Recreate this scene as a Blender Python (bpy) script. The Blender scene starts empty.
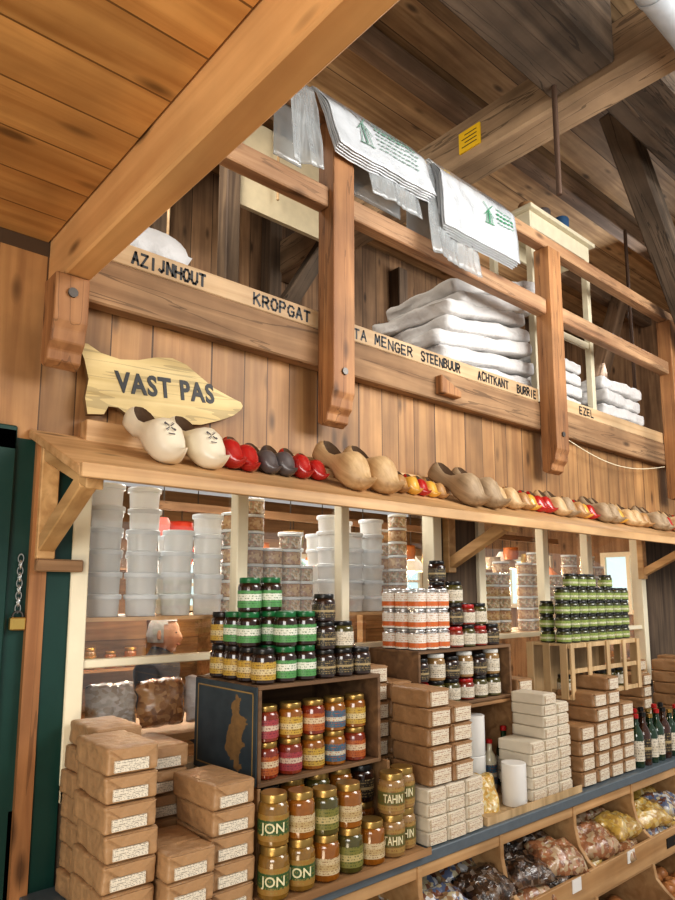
import bpy, bmesh, math, random
from mathutils import Vector, Matrix, noise
random.seed(7)
COL = bpy.context.scene.collection
try:
    bpy.context.scene.view_settings.view_transform = 'Standard'
    bpy.context.scene.view_settings.look = 'Medium High Contrast'
except Exception: pass

# ------------------------------------------------------------------ materials
def newmat(name):
    m = bpy.data.materials.new(name); m.use_nodes = True
    nt = m.node_tree; b = nt.nodes["Principled BSDF"]
    return m, nt, b
def mixc(nt, a, b, fac, mode='MIX'):
    n = nt.nodes.new('ShaderNodeMix'); n.data_type = 'RGBA'; n.blend_type = mode
    for s, v in ((6, a), (7, b)):
        if isinstance(v, tuple): n.inputs[s].default_value = (*v[:3], 1)
        else: nt.links.new(v, n.inputs[s])
    if isinstance(fac, (int, float)): n.inputs[0].default_value = fac
    else: nt.links.new(fac, n.inputs[0])
    return n.outputs[2]
def mth(nt, op, a, b=None, c=None):
    n = nt.nodes.new('ShaderNodeMath'); n.operation = op
    for i, v in enumerate((a, b, c)):
        if v is None: continue
        if isinstance(v, (int, float)): n.inputs[i].default_value = v
        else: nt.links.new(v, n.inputs[i])
    return n.outputs[0]
def plain(name, c, rough=.5, metal=0, coat=0, var=.12, nscale=18, emis=None, es=0, bump=0, alpha=1, bd=.01, transl=0):
    m, nt, b = newmat(name)
    tc = nt.nodes.new('ShaderNodeTexCoord')
    n = nt.nodes.new('ShaderNodeTexNoise'); n.inputs['Scale'].default_value = nscale; n.inputs['Detail'].default_value = 5
    nt.links.new(tc.outputs['Object'], n.inputs['Vector'])
    col = mixc(nt, tuple(x*(1-var) for x in c), tuple(min(1, x*(1+var)) for x in c), n.outputs[0])
    nt.links.new(col, b.inputs['Base Color'])
    b.inputs['Roughness'].default_value = rough; b.inputs['Metallic'].default_value = metal
    b.inputs['Coat Weight'].default_value = coat; b.inputs['Alpha'].default_value = alpha
    if emis:
        b.inputs['Emission Color'].default_value = (*emis, 1); b.inputs['Emission Strength'].default_value = es
    if bump:
        bp = nt.nodes.new('ShaderNodeBump'); bp.inputs['Strength'].default_value = bump; bp.inputs['Distance'].default_value = bd
        nt.links.new(n.outputs[0], bp.inputs['Height']); nt.links.new(bp.outputs[0], b.inputs['Normal'])
    if transl:
        out = [q for q in nt.nodes if q.type == 'OUTPUT_MATERIAL'][0]
        t = nt.nodes.new('ShaderNodeBsdfTranslucent'); nt.links.new(col, t.inputs[0])
        mx = nt.nodes.new('ShaderNodeMixShader'); mx.inputs[0].default_value = transl
        nt.links.new(b.outputs[0], mx.inputs[1]); nt.links.new(t.outputs[0], mx.inputs[2]); nt.links.new(mx.outputs[0], out.inputs[0])
    return m
def wood(name, c1, c2, grain='X', gs=1.0, plank=None, rough=.55, knots=True, bump=.25, pv=(.72, 1.2), crack=0, bd=.004, groovec=.3, blot=(.72, 1.15), irr=0):
    m, nt, b = newmat(name)
    tc = nt.nodes.new('ShaderNodeTexCoord'); sep = nt.nodes.new('ShaderNodeSeparateXYZ')
    nt.links.new(tc.outputs['Object'], sep.inputs[0])
    mp = nt.nodes.new('ShaderNodeMapping')
    sc = {'X': (1.2, 22, 22), 'Y': (22, 1.2, 22), 'Z': (22, 22, 1.2)}[grain]
    mp.inputs['Scale'].default_value = tuple(s*gs for s in sc)
    vec = tc.outputs['Object']; rnd = None; groove = None
    if plank:
        ax, w = plank
        v = mth(nt, 'DIVIDE', sep.outputs[ax], w)
        if irr: v = mth(nt, 'ADD', v, mth(nt, 'MULTIPLY', mth(nt, 'SINE', mth(nt, 'MULTIPLY', sep.outputs[ax], 9.0)), irr))
        fl = mth(nt, 'FLOOR', v)
        wn = nt.nodes.new('ShaderNodeTexWhiteNoise'); wn.noise_dimensions = '1D'
        nt.links.new(fl, wn.inputs['W']); rnd = wn.outputs[0]
        fr = mth(nt, 'FRACT', v)
        e = mth(nt, 'ABSOLUTE', mth(nt, 'SUBTRACT', fr, .5))
        groove = mth(nt, 'GREATER_THAN', e, .5-.0025/w)
        cb = nt.nodes.new('ShaderNodeVectorMath'); cb.operation = 'ADD'
        cx = nt.nodes.new('ShaderNodeCombineXYZ')
        for i in range(3): nt.links.new(mth(nt, 'MULTIPLY', rnd, 7.3+i*3), cx.inputs[i])
        nt.links.new(vec, cb.inputs[0]); nt.links.new(cx.outputs[0], cb.inputs[1]); vec = cb.outputs[0]
    nt.links.new(vec, mp.inputs[0])
    n = nt.nodes.new('ShaderNodeTexNoise'); n.inputs['Scale'].default_value = 1; n.inputs['Detail'].default_value = 7; n.inputs['Distortion'].default_value = .7
    nt.links.new(mp.outputs[0], n.inputs['Vector'])
    rp = nt.nodes.new('ShaderNodeValToRGB'); rp.color_ramp.elements[0].position = .34; rp.color_ramp.elements[1].position = .66
    rp.color_ramp.elements[0].color = (*c1, 1); rp.color_ramp.elements[1].color = (*c2, 1)
    nt.links.new(n.outputs[0], rp.inputs[0]); col = rp.outputs[0]
    bl = nt.nodes.new('ShaderNodeTexNoise'); bl.inputs['Scale'].default_value = 3.5; bl.inputs['Detail'].default_value = 5
    nt.links.new(vec, bl.inputs['Vector'])
    ml = nt.nodes.new('ShaderNodeMapRange'); ml.inputs[1].default_value = .3; ml.inputs[2].default_value = .7; ml.inputs[3].default_value = blot[0]; ml.inputs[4].default_value = blot[1]
    nt.links.new(bl.outputs[0], ml.inputs[0])
    vb = nt.nodes.new('ShaderNodeVectorMath'); vb.operation = 'SCALE'; nt.links.new(col, vb.inputs[0]); nt.links.new(ml.outputs[0], vb.inputs['Scale']); col = vb.outputs[0]
    if knots:
        mk = nt.nodes.new('ShaderNodeMapping')
        ks = {'X': (3.2, 9, 9), 'Y': (9, 3.2, 9), 'Z': (9, 9, 3.2)}[grain]; mk.inputs['Scale'].default_value = ks
        nt.links.new(vec, mk.inputs[0])
        vo = nt.nodes.new('ShaderNodeTexVoronoi'); vo.inputs['Scale'].default_value = 1
        nt.links.new(mk.outputs[0], vo.inputs['Vector'])
        k = nt.nodes.new('ShaderNodeMapRange'); k.inputs[1].default_value = .07; k.inputs[2].default_value = .19; k.inputs[3].default_value = .85; k.inputs[4].default_value = 0
        nt.links.new(vo.outputs['Distance'], k.inputs[0])
        col = mixc(nt, col, tuple(x*.3 for x in c1), k.outputs[0])
    h = n.outputs[0]
    if crack:
        mc = nt.nodes.new('ShaderNodeMapping'); mc.inputs['Scale'].default_value = {'X': (.8, 14, 14), 'Y': (14, .8, 14), 'Z': (14, 14, .8)}[grain]
        nt.links.new(vec, mc.inputs[0]); nc = nt.nodes.new('ShaderNodeTexNoise'); nc.inputs['Scale'].default_value = 1; nc.inputs['Detail'].default_value = 3; nc.inputs['Distortion'].default_value = .4
        nt.links.new(mc.outputs[0], nc.inputs['Vector'])
        ck = mth(nt, 'LESS_THAN', mth(nt, 'ABSOLUTE', mth(nt, 'SUBTRACT', nc.outputs[0], .5)), .009)
        col = mixc(nt, col, tuple(x*.25 for x in c1), mth(nt, 'MULTIPLY', ck, crack)); h = mth(nt, 'SUBTRACT', h, ck)
    if plank:
        mr = nt.nodes.new('ShaderNodeMapRange'); mr.inputs[3].default_value = pv[0]; mr.inputs[4].default_value = pv[1]
        nt.links.new(rnd, mr.inputs[0])
        vm = nt.nodes.new('ShaderNodeVectorMath'); vm.operation = 'SCALE'
        nt.links.new(col, vm.inputs[0]); nt.links.new(mr.outputs[0], vm.inputs['Scale']); col = vm.outputs[0]
        col = mixc(nt, col, tuple(x*groovec for x in c1), groove)
    nt.links.new(col, b.inputs['Base Color']); b.inputs['Roughness'].default_value = rough
    if bump:
        bp = nt.nodes.new('ShaderNodeBump'); bp.inputs['Strength'].default_value = bump; bp.inputs['Distance'].default_value = bd
        if plank: h = mth(nt, 'SUBTRACT', h, mth(nt, 'MULTIPLY', groove, 2))
        nt.links.new(h, bp.inputs['Height']); nt.links.new(bp.outputs[0], b.inputs['Normal'])
    return m
def labelmat(name, base, accent, ink, lo=.3, hi=.62, rough=.45):
    m, nt, b = newmat(name)
    tc = nt.nodes.new('ShaderNodeTexCoord'); sep = nt.nodes.new('ShaderNodeSeparateXYZ')
    nt.links.new(tc.outputs['Generated'], sep.inputs[0]); z = sep.outputs[2]
    inb = mth(nt, 'MULTIPLY', mth(nt, 'GREATER_THAN', z, lo), mth(nt, 'LESS_THAN', z, hi))
    col = mixc(nt, base, accent, inb)
    mp = nt.nodes.new('ShaderNodeMapping'); mp.inputs['Scale'].default_value = (9, 9, 3)
    nt.links.new(tc.outputs['Generated'], mp.inputs[0])
    n = nt.nodes.new('ShaderNodeTexNoise'); n.inputs['Scale'].default_value = 2.2; n.inputs['Detail'].default_value = 3
    nt.links.new(mp.outputs[0], n.inputs['Vector'])
    rows = mth(nt, 'GREATER_THAN', mth(nt, 'FRACT', mth(nt, 'MULTIPLY', z, 7)), .5)
    k = mth(nt, 'MULTIPLY', mth(nt, 'GREATER_THAN', n.outputs[0], .52), rows)
    k = mth(nt, 'MULTIPLY', k, .8)
    col = mixc(nt, col, ink, k)
    nt.links.new(col, b.inputs['Base Color']); b.inputs['Roughness'].default_value = rough
    return m
def candy(name, cols, scale=60, rough=.25):
    m, nt, b = newmat(name)
    tc = nt.nodes.new('ShaderNodeTexCoord'); vo = nt.nodes.new('ShaderNodeTexVoronoi'); vo.inputs['Scale'].default_value = scale
    nt.links.new(tc.outputs['Object'], vo.inputs['Vector'])
    s = nt.nodes.new('ShaderNodeSeparateColor'); nt.links.new(vo.outputs['Color'], s.inputs[0])
    rp = nt.nodes.new('ShaderNodeValToRGB'); rp.color_ramp.interpolation = 'CONSTANT'
    e = rp.color_ramp.elements; e[0].color = (*cols[0], 1); e[1].color = (*cols[-1], 1); e[1].position = 1-1/len(cols)
    for i in range(1, len(cols)-1):
        x = e.new(i/len(cols)); x.color = (*cols[i], 1)
    nt.links.new(s.outputs[0], rp.inputs[0]); nt.links.new(rp.outputs[0], b.inputs['Base Color'])
    b.inputs['Roughness'].default_value = rough; b.inputs['Coat Weight'].default_value = .9; b.inputs['Coat Roughness'].default_value = .08
    b.inputs['Coat IOR'].default_value = 1.6
    bp = nt.nodes.new('ShaderNodeBump'); bp.inputs['Strength'].default_value = .3; bp.inputs['Distance'].default_value = .004
    nt.links.new(vo.outputs['Distance'], bp.inputs['Height']); nt.links.new(bp.outputs[0], b.inputs['Normal'])
    nz = nt.nodes.new('ShaderNodeTexNoise'); nz.inputs['Scale'].default_value = 16; nz.inputs['Distortion'].default_value = 2.5
    nt.links.new(tc.outputs['Object'], nz.inputs['Vector'])
    b2 = nt.nodes.new('ShaderNodeBump'); b2.inputs['Strength'].default_value = .8; b2.inputs['Distance'].default_value = .02
    nt.links.new(nz.outputs[0], b2.inputs['Height']); nt.links.new(b2.outputs[0], b.inputs['Coat Normal'])
    return m
def glassmat(name, fac=.09, tint=(1, 1, 1)):
    m, nt, b = newmat(name); nt.nodes.remove(b)
    out = [n for n in nt.nodes if n.type == 'OUTPUT_MATERIAL'][0]
    t = nt.nodes.new('ShaderNodeBsdfTransparent'); t.inputs[0].default_value = (*tint, 1)
    g = nt.nodes.new('ShaderNodeBsdfGlossy'); g.inputs['Roughness'].default_value = .03
    mx = nt.nodes.new('ShaderNodeMixShader'); mx.inputs[0].default_value = fac
    nt.links.new(t.outputs[0], mx.inputs[1]); nt.links.new(g.outputs[0], mx.inputs[2]); nt.links.new(mx.outputs[0], out.inputs[0])
    return m

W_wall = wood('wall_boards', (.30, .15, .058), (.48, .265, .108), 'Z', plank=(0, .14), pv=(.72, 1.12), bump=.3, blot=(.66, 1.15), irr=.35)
W_ceil = wood('ceiling_boards', (.48, .235, .075), (.68, .385, .145), 'X', plank=(1, .155), rough=.4, pv=(.85, 1.1), groovec=.4)
W_beam = wood('honey_beam', (.54, .285, .115), (.70, .415, .185), 'Y', rough=.45, gs=.7, blot=(.85, 1.1))
W_post = wood('reddish_post', (.26, .115, .044), (.44, .22, .09), 'Z', rough=.6, crack=.4, blot=(.7, 1.15), bump=.5)
W_rail = wood('reddish_rail', (.30, .155, .078), (.50, .31, .17), 'X', rough=.6, crack=.4, blot=(.7, 1.15), bump=.5)
W_oldb = wood('old_brown_beam', (.21, .115, .055), (.37, .225, .118), 'X', rough=.75, crack=.5, bump=.5, blot=(.65, 1.15))
W_slat = wood('pale_slat', (.42, .27, .14), (.58, .41, .24), 'X', rough=.6, knots=False)
W_dark = wood('dark_timber', (.062, .044, .030), (.155, .112, .078), 'X', rough=.85, knots=False, crack=.6, bump=.8, bd=.012, gs=.5, blot=(.6, 1.3))
W_joist = wood('joist_timber', (.14, .085, .048), (.28, .18, .11), 'X', rough=.8, knots=False, crack=.5, bump=.5, gs=.6)
W_darkY = wood('dark_timber_cross', (.23, .155, .092), (.42, .30, .19), 'Y', rough=.8, knots=False, crack=.6, bump=.8, bd=.012, gs=.5, blot=(.65, 1.2))
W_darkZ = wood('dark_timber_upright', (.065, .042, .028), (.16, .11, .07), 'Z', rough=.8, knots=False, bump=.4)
W_roof = wood('roof_boards', (.32, .19, .09), (.56, .375, .20), 'X', plank=(1, .21), rough=.75, pv=(.45, 1.25), bump=.5, bd=.01)
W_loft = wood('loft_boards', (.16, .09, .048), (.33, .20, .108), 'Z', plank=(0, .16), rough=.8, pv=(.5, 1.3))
W_floor = wood('floor_boards', (.25, .15, .08), (.40, .26, .15), 'X', plank=(1, .16), rough=.6)
W_shelf = wood('shelf_board', (.46, .265, .115), (.65, .42, .215), 'X', rough=.5)
W_shelfY = wood('shelf_bracket_wood', (.44, .25, .10), (.64, .41, .195), 'Y', rough=.5)
W_crate = wood('crate_wood', (.26, .14, .06), (.45, .27, .13), 'X', rough=.65, knots=False)
W_crated = wood('dark_crate_wood', (.11, .06, .03), (.24, .14, .07), 'X', rough=.65, knots=False)
W_cratel = wood('pale_crate_wood', (.44, .30, .15), (.64, .46, .26), 'Z', rough=.6, knots=False)
W_clog = wood('raw_clog_wood', (.45, .28, .13), (.66, .46, .25), 'Y', gs=2, rough=.5, knots=False)
W_clogd = wood('aged_clog_wood', (.26, .18, .10), (.44, .32, .20), 'Y', gs=2, rough=.6, knots=False)
W_clogt = wood('tan_clog_wood', (.32, .16, .06), (.50, .29, .12), 'Y', gs=2, rough=.4, knots=False)
W_inner = wood('clog_hollow_shaded_wood', (.08, .045, .022), (.14, .08, .04), 'Y', gs=2, rough=.8, knots=False)  # same wood darkened in colour to stand in for shade inside the clog
CREAM = plain('cream_paint', (.80, .73, .55), .45, var=.08)
CREAMD = plain('aged_cream_paint', (.58, .50, .34), .6, var=.15)
WHITEP = plain('white_clog_paint', (.80, .73, .57), .35, var=.06, coat=.3)
REDP = plain('red_clog_paint', (.42, .018, .015), .25, coat=.5, var=.2)
YELP = plain('yellow_clog_paint', (.68, .38, .06), .3, coat=.4)
GREYP = plain('dark_clog_paint', (.10, .085, .085), .4, coat=.3, var=.3)
GREEN = plain('dark_green_paint', (.008, .045, .036), .4, var=.2)
BLACK = plain('black_ink', (.012, .012, .012), .5)
GREENINK = plain('green_ink', (.06, .26, .14), .5)
GREYINK = plain('grey_ink', (.15, .26, .21), .5)
STEEL = plain('dark_steel', (.12, .11, .10), .45, metal=.8)
RUST = plain('rusty_rod', (.10, .06, .04), .7, metal=.4)
BRASS = plain('brass', (.70, .48, .15), .3, metal=.9)
COUNTER = plain('counter_laminate', (.11, .14, .165), .4, var=.2, nscale=30)
KRAFT = plain('kraft_paper', (.39, .24, .125), .42, var=.2, nscale=22, bump=.8, bd=.012)
KRAFT2 = plain('darker_kraft_paper', (.32, .185, .09), .42, var=.2, nscale=22, bump=.8, bd=.012)
WPACK = plain('white_paper_pack', (.62, .56, .45), .6, var=.1, bump=.5)
SACK = plain('white_paper_sack', (.60, .59, .58), .5, var=.08, nscale=8, bump=.9, bd=.03)
PLAST = plain('white_tub_plastic', (.93, .93, .91), .3, var=.02, coat=.2, transl=.45)
TUBLID = plain('tub_lid_plastic', (.80, .84, .86), .3, var=.02, transl=.1)
JARLID = plain('clear_tub_lid', (.70, .73, .73), .25, var=.03)
PLASTW = plain('white_roll_plastic', (.80, .80, .77), .3, var=.03, coat=.2)
BAGP = plain('silvery_bag_plastic', (.58, .61, .64), .16, var=.12, nscale=13, coat=1, bump=.95, bd=.016)
BAGD = plain('grey_bag_plastic', (.46, .49, .50), .16, var=.2, nscale=10, coat=1, bump=.8, alpha=.5, bd=.02)
DUCT = plain('galvanised_duct', (.42, .45, .48), .5, metal=.35, var=.2)
YSIGN = plain('yellow_sign_face', (.85, .55, .02), .4, var=.03)
GLASS = glassmat('window_glass', .09)
SKIN = plain('skin', (.60, .34, .23), .5)
HAIR = plain('grey_hair', (.50, .49, .47), .8, var=.3, nscale=60)
COAT = plain('dark_coat', (.03, .035, .05), .8)
DAY = plain('daylight_pane', (.3, .45, .5), .5, var=.4, nscale=4, emis=(.62, .82, .86), es=.9)
BULB = plain('bulb', (1, .8, .5), .5, emis=(1, .72, .38), es=22)
ENAM = plain('red_enamel', (.50, .04, .02), .25, coat=.5)
ENAMW = plain('white_enamel', (.7, .66, .55), .25, coat=.5)
ENAMG = plain('green_enamel', (.03, .2, .15), .25, coat=.5)
ENAMO = plain('orange_enamel', (.65, .20, .03), .25, coat=.5)
ROOMW = wood('other_room_boards', (.19, .11, .05), (.35, .21, .10), 'X', plank=(2, .2), knots=False, pv=(.5, 1.3))

# ------------------------------------------------------------------ mesh building
class MB:
    def __init__(s): s.v = []; s.f = []; s.m = []
    def add(s, vs, fs, mi=0):
        o = len(s.v); s.v += [tuple(v) for v in vs]
        for f in fs: s.f.append([i+o for i in f]); s.m.append(mi)
        return s
    def box(s, x0, x1, y0, y1, z0, z1, mi=0):
        vs = [(x, y, z) for z in (z0, z1) for y in (y0, y1) for x in (x0, x1)]
        return s.add(vs, [(0, 2, 3, 1), (4, 5, 7, 6), (0, 1, 5, 4), (2, 6, 7, 3), (0, 4, 6, 2), (1, 3, 7, 5)], mi)
    def obox(s, p0, p1, w, h, mi=0, up=(0, 0, 1)):
        p0 = Vector(p0); p1 = Vector(p1); d = (p1-p0).normalized(); up = Vector(up)
        a = d.cross(up).normalized(); b = a.cross(d).normalized(); vs = []
        for p in (p0, p1):
            for i, j in ((-1, -1), (1, -1), (1, 1), (-1, 1)): vs.append(p+a*w/2*i+b*h/2*j)
        return s.add(vs, [(3, 2, 1, 0), (4, 5, 6, 7), (0, 1, 5, 4), (1, 2, 6, 5), (2, 3, 7, 6), (3, 0, 4, 7)], mi)
    def cyl(s, p0, p1, r0, r1=None, n=16, mi=0):
        if r1 is None: r1 = r0
        p0 = Vector(p0); p1 = Vector(p1); d = (p1-p0).normalized()
        a = d.orthogonal().normalized(); b = d.cross(a); vs = []
        for p, r in ((p0, r0), (p1, r1)):
            for i in range(n):
                t = 2*math.pi*i/n; vs.append(p+a*r*math.cos(t)+b*r*math.sin(t))
        fs = [(i, (i+1) % n, n+(i+1) % n, n+i) for i in range(n)]+[tuple(range(n-1, -1, -1)), tuple(range(n, 2*n))]
        return s.add(vs, fs, mi)
    def lathe(s, prof, n=20, mi=0, c=(0, 0, 0)):
        vs = []; k = len(prof)
        for r, z in prof:
            for i in range(n):
                t = 2*math.pi*i/n; vs.append((c[0]+r*math.cos(t), c[1]+r*math.sin(t), c[2]+z))
        fs = [(j*n+i, j*n+(i+1) % n, (j+1)*n+(i+1) % n, (j+1)*n+i) for j in range(k-1) for i in range(n)]
        if prof[0][0] > 1e-5: fs.append(tuple(range(n-1, -1, -1)))
        if prof[-1][0] > 1e-5: fs.append(tuple(range((k-1)*n, k*n)))
        return s.add(vs, fs, mi)
    def prism(s, pts, ax, a0, a1, mi=0):
        n = len(pts); vs = []
        for a in (a0, a1):
            for p in pts:
                vs.append({'X': (a, p[0], p[1]), 'Y': (p[0], a, p[1]), 'Z': (p[0], p[1], a)}[ax])
        return s.add(vs, [tuple(range(n)), tuple(range(2*n-1, n-1, -1))]+[(i, i+n, (i+1) % n+n, (i+1) % n) for i in range(n)], mi)
    def mesh(s, name, mats, bevel=0, smooth=False, seg=1):
        me = bpy.data.meshes.new(name); me.from_pydata(s.v, [], s.f)
        for m in (mats if isinstance(mats, (list, tuple)) else [mats]): me.materials.append(m)
        for p, mi in zip(me.polygons, s.m): p.material_index = mi
        bm = bmesh.new(); bm.from_mesh(me)
        bmesh.ops.recalc_face_normals(bm, faces=bm.faces)
        if bevel: bmesh.ops.bevel(bm, geom=list(bm.edges), offset=bevel, segments=seg, affect='EDGES', profile=.5)
        bm.to_mesh(me); bm.free()
        if smooth:
            for p in me.polygons: p.use_smooth = True
            me.set_sharp_from_angle(angle=math.radians(38))
        return me
def ob(name, me, label=None, cat=None, group=None, parent=None, kind=None, loc=(0, 0, 0), rot=(0, 0, 0), sc=(1, 1, 1)):
    o = bpy.data.objects.new(name, me); COL.objects.link(o)
    o.location = loc; o.rotation_euler = rot; o.scale = sc
    if parent: o.parent = parent
    if label: o['label'] = label
    if cat: o['category'] = cat
    if group: o['group'] = group
    if kind: o['kind'] = kind
    return o
def tmesh(body, size, ext=.001, off=0.0, mat=None, sx=1, space=1.0):
    cu = bpy.data.curves.new('t', 'FONT'); cu.body = body; cu.size = size; cu.extrude = ext; cu.offset = off
    cu.align_x = 'CENTER'; cu.align_y = 'CENTER'; cu.resolution_u = 3; cu.space_character = space
    o = bpy.data.objects.new('t', cu); COL.objects.link(o)
    dg = bpy.context.evaluated_depsgraph_get(); me = bpy.data.meshes.new_from_object(o.evaluated_get(dg))
    bpy.data.objects.remove(o)
    for v in me.vertices: v.co = Vector((v.co.x*sx, -v.co.z, v.co.y))
    me.materials.clear(); me.materials.append(mat or BLACK); me.name = 'lettering'
    return me
# hand-painted block capitals drawn as brush strokes
STK = {'A': [((0, 0), (.5, 1)), ((.5, 1), (1, 0)), ((.2, .35), (.8, .35))], 'Z': [((0, 1), (1, 1)), ((1, 1), (0, 0)), ((0, 0), (1, 0))], 'I': [((.5, 0), (.5, 1))],
       'J': [((.8, 1), (.8, .2)), ((.8, .2), (.5, 0)), ((.5, 0), (.1, .15))], 'N': [((0, 0), (0, 1)), ((0, 1), (1, 0)), ((1, 0), (1, 1))], 'H': [((0, 0), (0, 1)), ((1, 0), (1, 1)), ((0, .5), (1, .5))],
       'O': [((.3, 0), (0, .3)), ((0, .3), (0, .7)), ((0, .7), (.3, 1)), ((.3, 1), (.7, 1)), ((.7, 1), (1, .7)), ((1, .7), (1, .3)), ((1, .3), (.7, 0)), ((.7, 0), (.3, 0))],
       'U': [((0, 1), (0, .25)), ((0, .25), (.3, 0)), ((.3, 0), (.7, 0)), ((.7, 0), (1, .25)), ((1, .25), (1, 1))], 'T': [((0, 1), (1, 1)), ((.5, 1), (.5, 0))],
       'K': [((0, 0), (0, 1)), ((.9, 1), (0, .45)), ((.3, .6), (1, 0))], 'R': [((0, 0), (0, 1)), ((0, 1), (.7, 1)), ((.7, 1), (.95, .75)), ((.95, .75), (.7, .5)), ((.7, .5), (0, .5)), ((.45, .5), (1, 0))],
       'P': [((0, 0), (0, 1)), ((0, 1), (.7, 1)), ((.7, 1), (.95, .75)), ((.95, .75), (.7, .48)), ((.7, .48), (0, .48))],
       'G': [((1, .85), (.7, 1)), ((.7, 1), (.3, 1)), ((.3, 1), (0, .7)), ((0, .7), (0, .3)), ((0, .3), (.3, 0)), ((.3, 0), (.8, 0)), ((.8, 0), (1, .2)), ((1, .2), (1, .45)), ((1, .45), (.6, .45))],
       'M': [((0, 0), (.1, 1)), ((.1, 1), (.5, .3)), ((.5, .3), (.9, 1)), ((.9, 1), (1, 0))], 'E': [((0, 0), (0, 1)), ((0, 1), (.9, 1)), ((0, .5), (.75, .5)), ((0, 0), (.9, 0))],
       'S': [((1, .85), (.7, 1)), ((.7, 1), (.25, 1)), ((.25, 1), (0, .78)), ((0, .78), (.25, .53)), ((.25, .53), (.75, .47)), ((.75, .47), (1, .22)), ((1, .22), (.75, 0)), ((.75, 0), (.25, 0)), ((.25, 0), (0, .15))],
       'B': [((0, 0), (0, 1)), ((0, 1), (.65, 1)), ((.65, 1), (.9, .77)), ((.9, .77), (.65, .53)), ((.65, .53), (0, .53)), ((.65, .53), (1, .28)), ((1, .28), (.7, 0)), ((.7, 0), (0, 0))],
       'C': [((1, .85), (.7, 1)), ((.7, 1), (.3, 1)), ((.3, 1), (0, .7)), ((0, .7), (0, .3)), ((0, .3), (.3, 0)), ((.3, 0), (.7, 0)), ((.7, 0), (1, .15))], 'L': [((0, 1), (0, 0)), ((0, 0), (.9, 0))],
       'V': [((0, 1), (.5, 0)), ((.5, 0), (1, 1))], ' ': []}
def brush(text, W, H, t, mat, rnd=.05):
    m = MB(); n = len(text); adv = W/n; w = adv*.68
    for i, chx in enumerate(text):
        ox = -W/2+adv*i+adv*.16; jz = random.uniform(-rnd, rnd)*H; js = 1+random.uniform(-rnd, rnd)
        for (a, b), (c, d) in STK[chx]:
            p0 = Vector((ox+a*w, 0, -H/2+b*H*js+jz)); p1 = Vector((ox+c*w, 0, -H/2+d*H*js+jz)); dd = (p1-p0).normalized()*t*.35
            m.obox(p0-dd, p1+dd, t*random.uniform(.85, 1.15), .0012, up=(0, 1, 0))
    return m.mesh('lettering', mat)
class Proto:
    def __init__(s, name, me, parts=()): s.name = name; s.me = me; s.parts = parts
def place(P, loc, rz=0, s=1, label='', cat='', group=None, rot=None, sc=None):
    r = ob(P.name, P.me, label, cat, group, loc=loc, rot=rot or (0, 0, rz), sc=sc or (s, s, s))
    for pn, pm in P.parts: ob(pn, pm, parent=r)
    return r

# ------------------------------------------------------------------ room shell
S = 'structure'
w = MB()
w.box(-1.6, 7, 0, .05, 2.04, 2.60)
w.box(-1.6, -.30, 0, .05, 0, 2.04)
ob('wall_back', w.mesh('wall_back', W_wall), 'warm brown vertical board wall above the windows', kind=S)
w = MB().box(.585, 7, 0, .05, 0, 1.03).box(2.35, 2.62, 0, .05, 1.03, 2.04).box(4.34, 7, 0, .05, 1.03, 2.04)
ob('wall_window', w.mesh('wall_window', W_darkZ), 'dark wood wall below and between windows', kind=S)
ob('ceiling', MB().box(-1.8, .595, -4, 0, 2.645, 2.69).mesh('ceiling', W_ceil), 'honey coloured plank ceiling', kind=S)
ob('ceiling.001', MB().box(-.5, 7, -3.5, 2.4, 4.55, 4.6).mesh('ceiling', W_roof), 'old brown plank loft ceiling', kind=S)
ob('floor', MB().box(-2.5, 7, -4.5, 4.5, -.075, -.025).mesh('floor', W_floor), 'brown board floor', kind=S)
ob('floor.001', MB().box(-1.6, 7, .0, 2.4, 2.60, 2.66).mesh('floor', W_floor), 'mezzanine board floor', kind=S)
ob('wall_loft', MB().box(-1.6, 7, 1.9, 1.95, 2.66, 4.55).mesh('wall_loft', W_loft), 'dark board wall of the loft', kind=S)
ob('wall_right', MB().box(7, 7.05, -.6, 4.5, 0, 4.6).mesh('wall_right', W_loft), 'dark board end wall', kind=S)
def window(name, x0, x1, mull, zb):
    m = MB(); z0, z1 = 1.03, 2.04
    m.box(x0, x0+.05, -.02, .05, z0, z1).box(x1-.055, x1, -.02, .05, z0, z1).box(x0, x1, -.02, .05, z1-.05, z1).box(x0, x1, -.02, .05, z0, z0+.05)
    for a, b in mull: m.box(a, b, -.012, .035, z0+.05, z1-.05)
    for a, b in zb: m.box(a, b, -.005, .030, 1.388, 1.412)
    o = ob(name, m.mesh(name, CREAM, bevel=.003), 'cream painted window frame with panes', kind=S)
    ob('pane', MB().box(x0+.03, x1-.03, .018, .022, z0+.03, z1-.03).mesh('pane', GLASS), parent=o)
window('window_1', .71, 2.35, [(1.275, 1.320), (1.757, 1.798)], [(.76, 1.275), (1.320, 1.757), (1.798, 2.295)])
window('window_2', 2.62, 4.34, [(3.185, 3.235), (3.645, 3.695)], [(2.67, 3.185), (3.235, 3.645), (3.695, 4.285)])
ob('trim_1', MB().box(.595, .64, -.02, .05, 0, 2.06).mesh('trim', W_post), 'reddish brown upright door post', kind=S)
ob('trim_2', MB().box(.64, .71, -.012, .05, 0, 2.06).mesh('trim', GREEN), 'dark green painted strip', kind=S)
ob('trim_3', MB().box(.30, .54, -.02, .0, 0.0, 2.07).box(-.3, .54, -.02, .0, 2.0, 2.06).mesh('trim', GREEN, bevel=.004), 'dark green door frame', kind=S)
ob('door_1', MB().box(-.3, .30, .0, .04, 0.01, 2.0).box(.54, .595, 0, .04, 0.01, 2.04).mesh('door', GREEN), 'dark green painted door', kind=S)
ob('wall_far', MB().box(-1.6, 7, 3.95, 4.0, 0, 2.6).mesh('wall', ROOMW), 'brown boarded far wall', kind=S)
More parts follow.
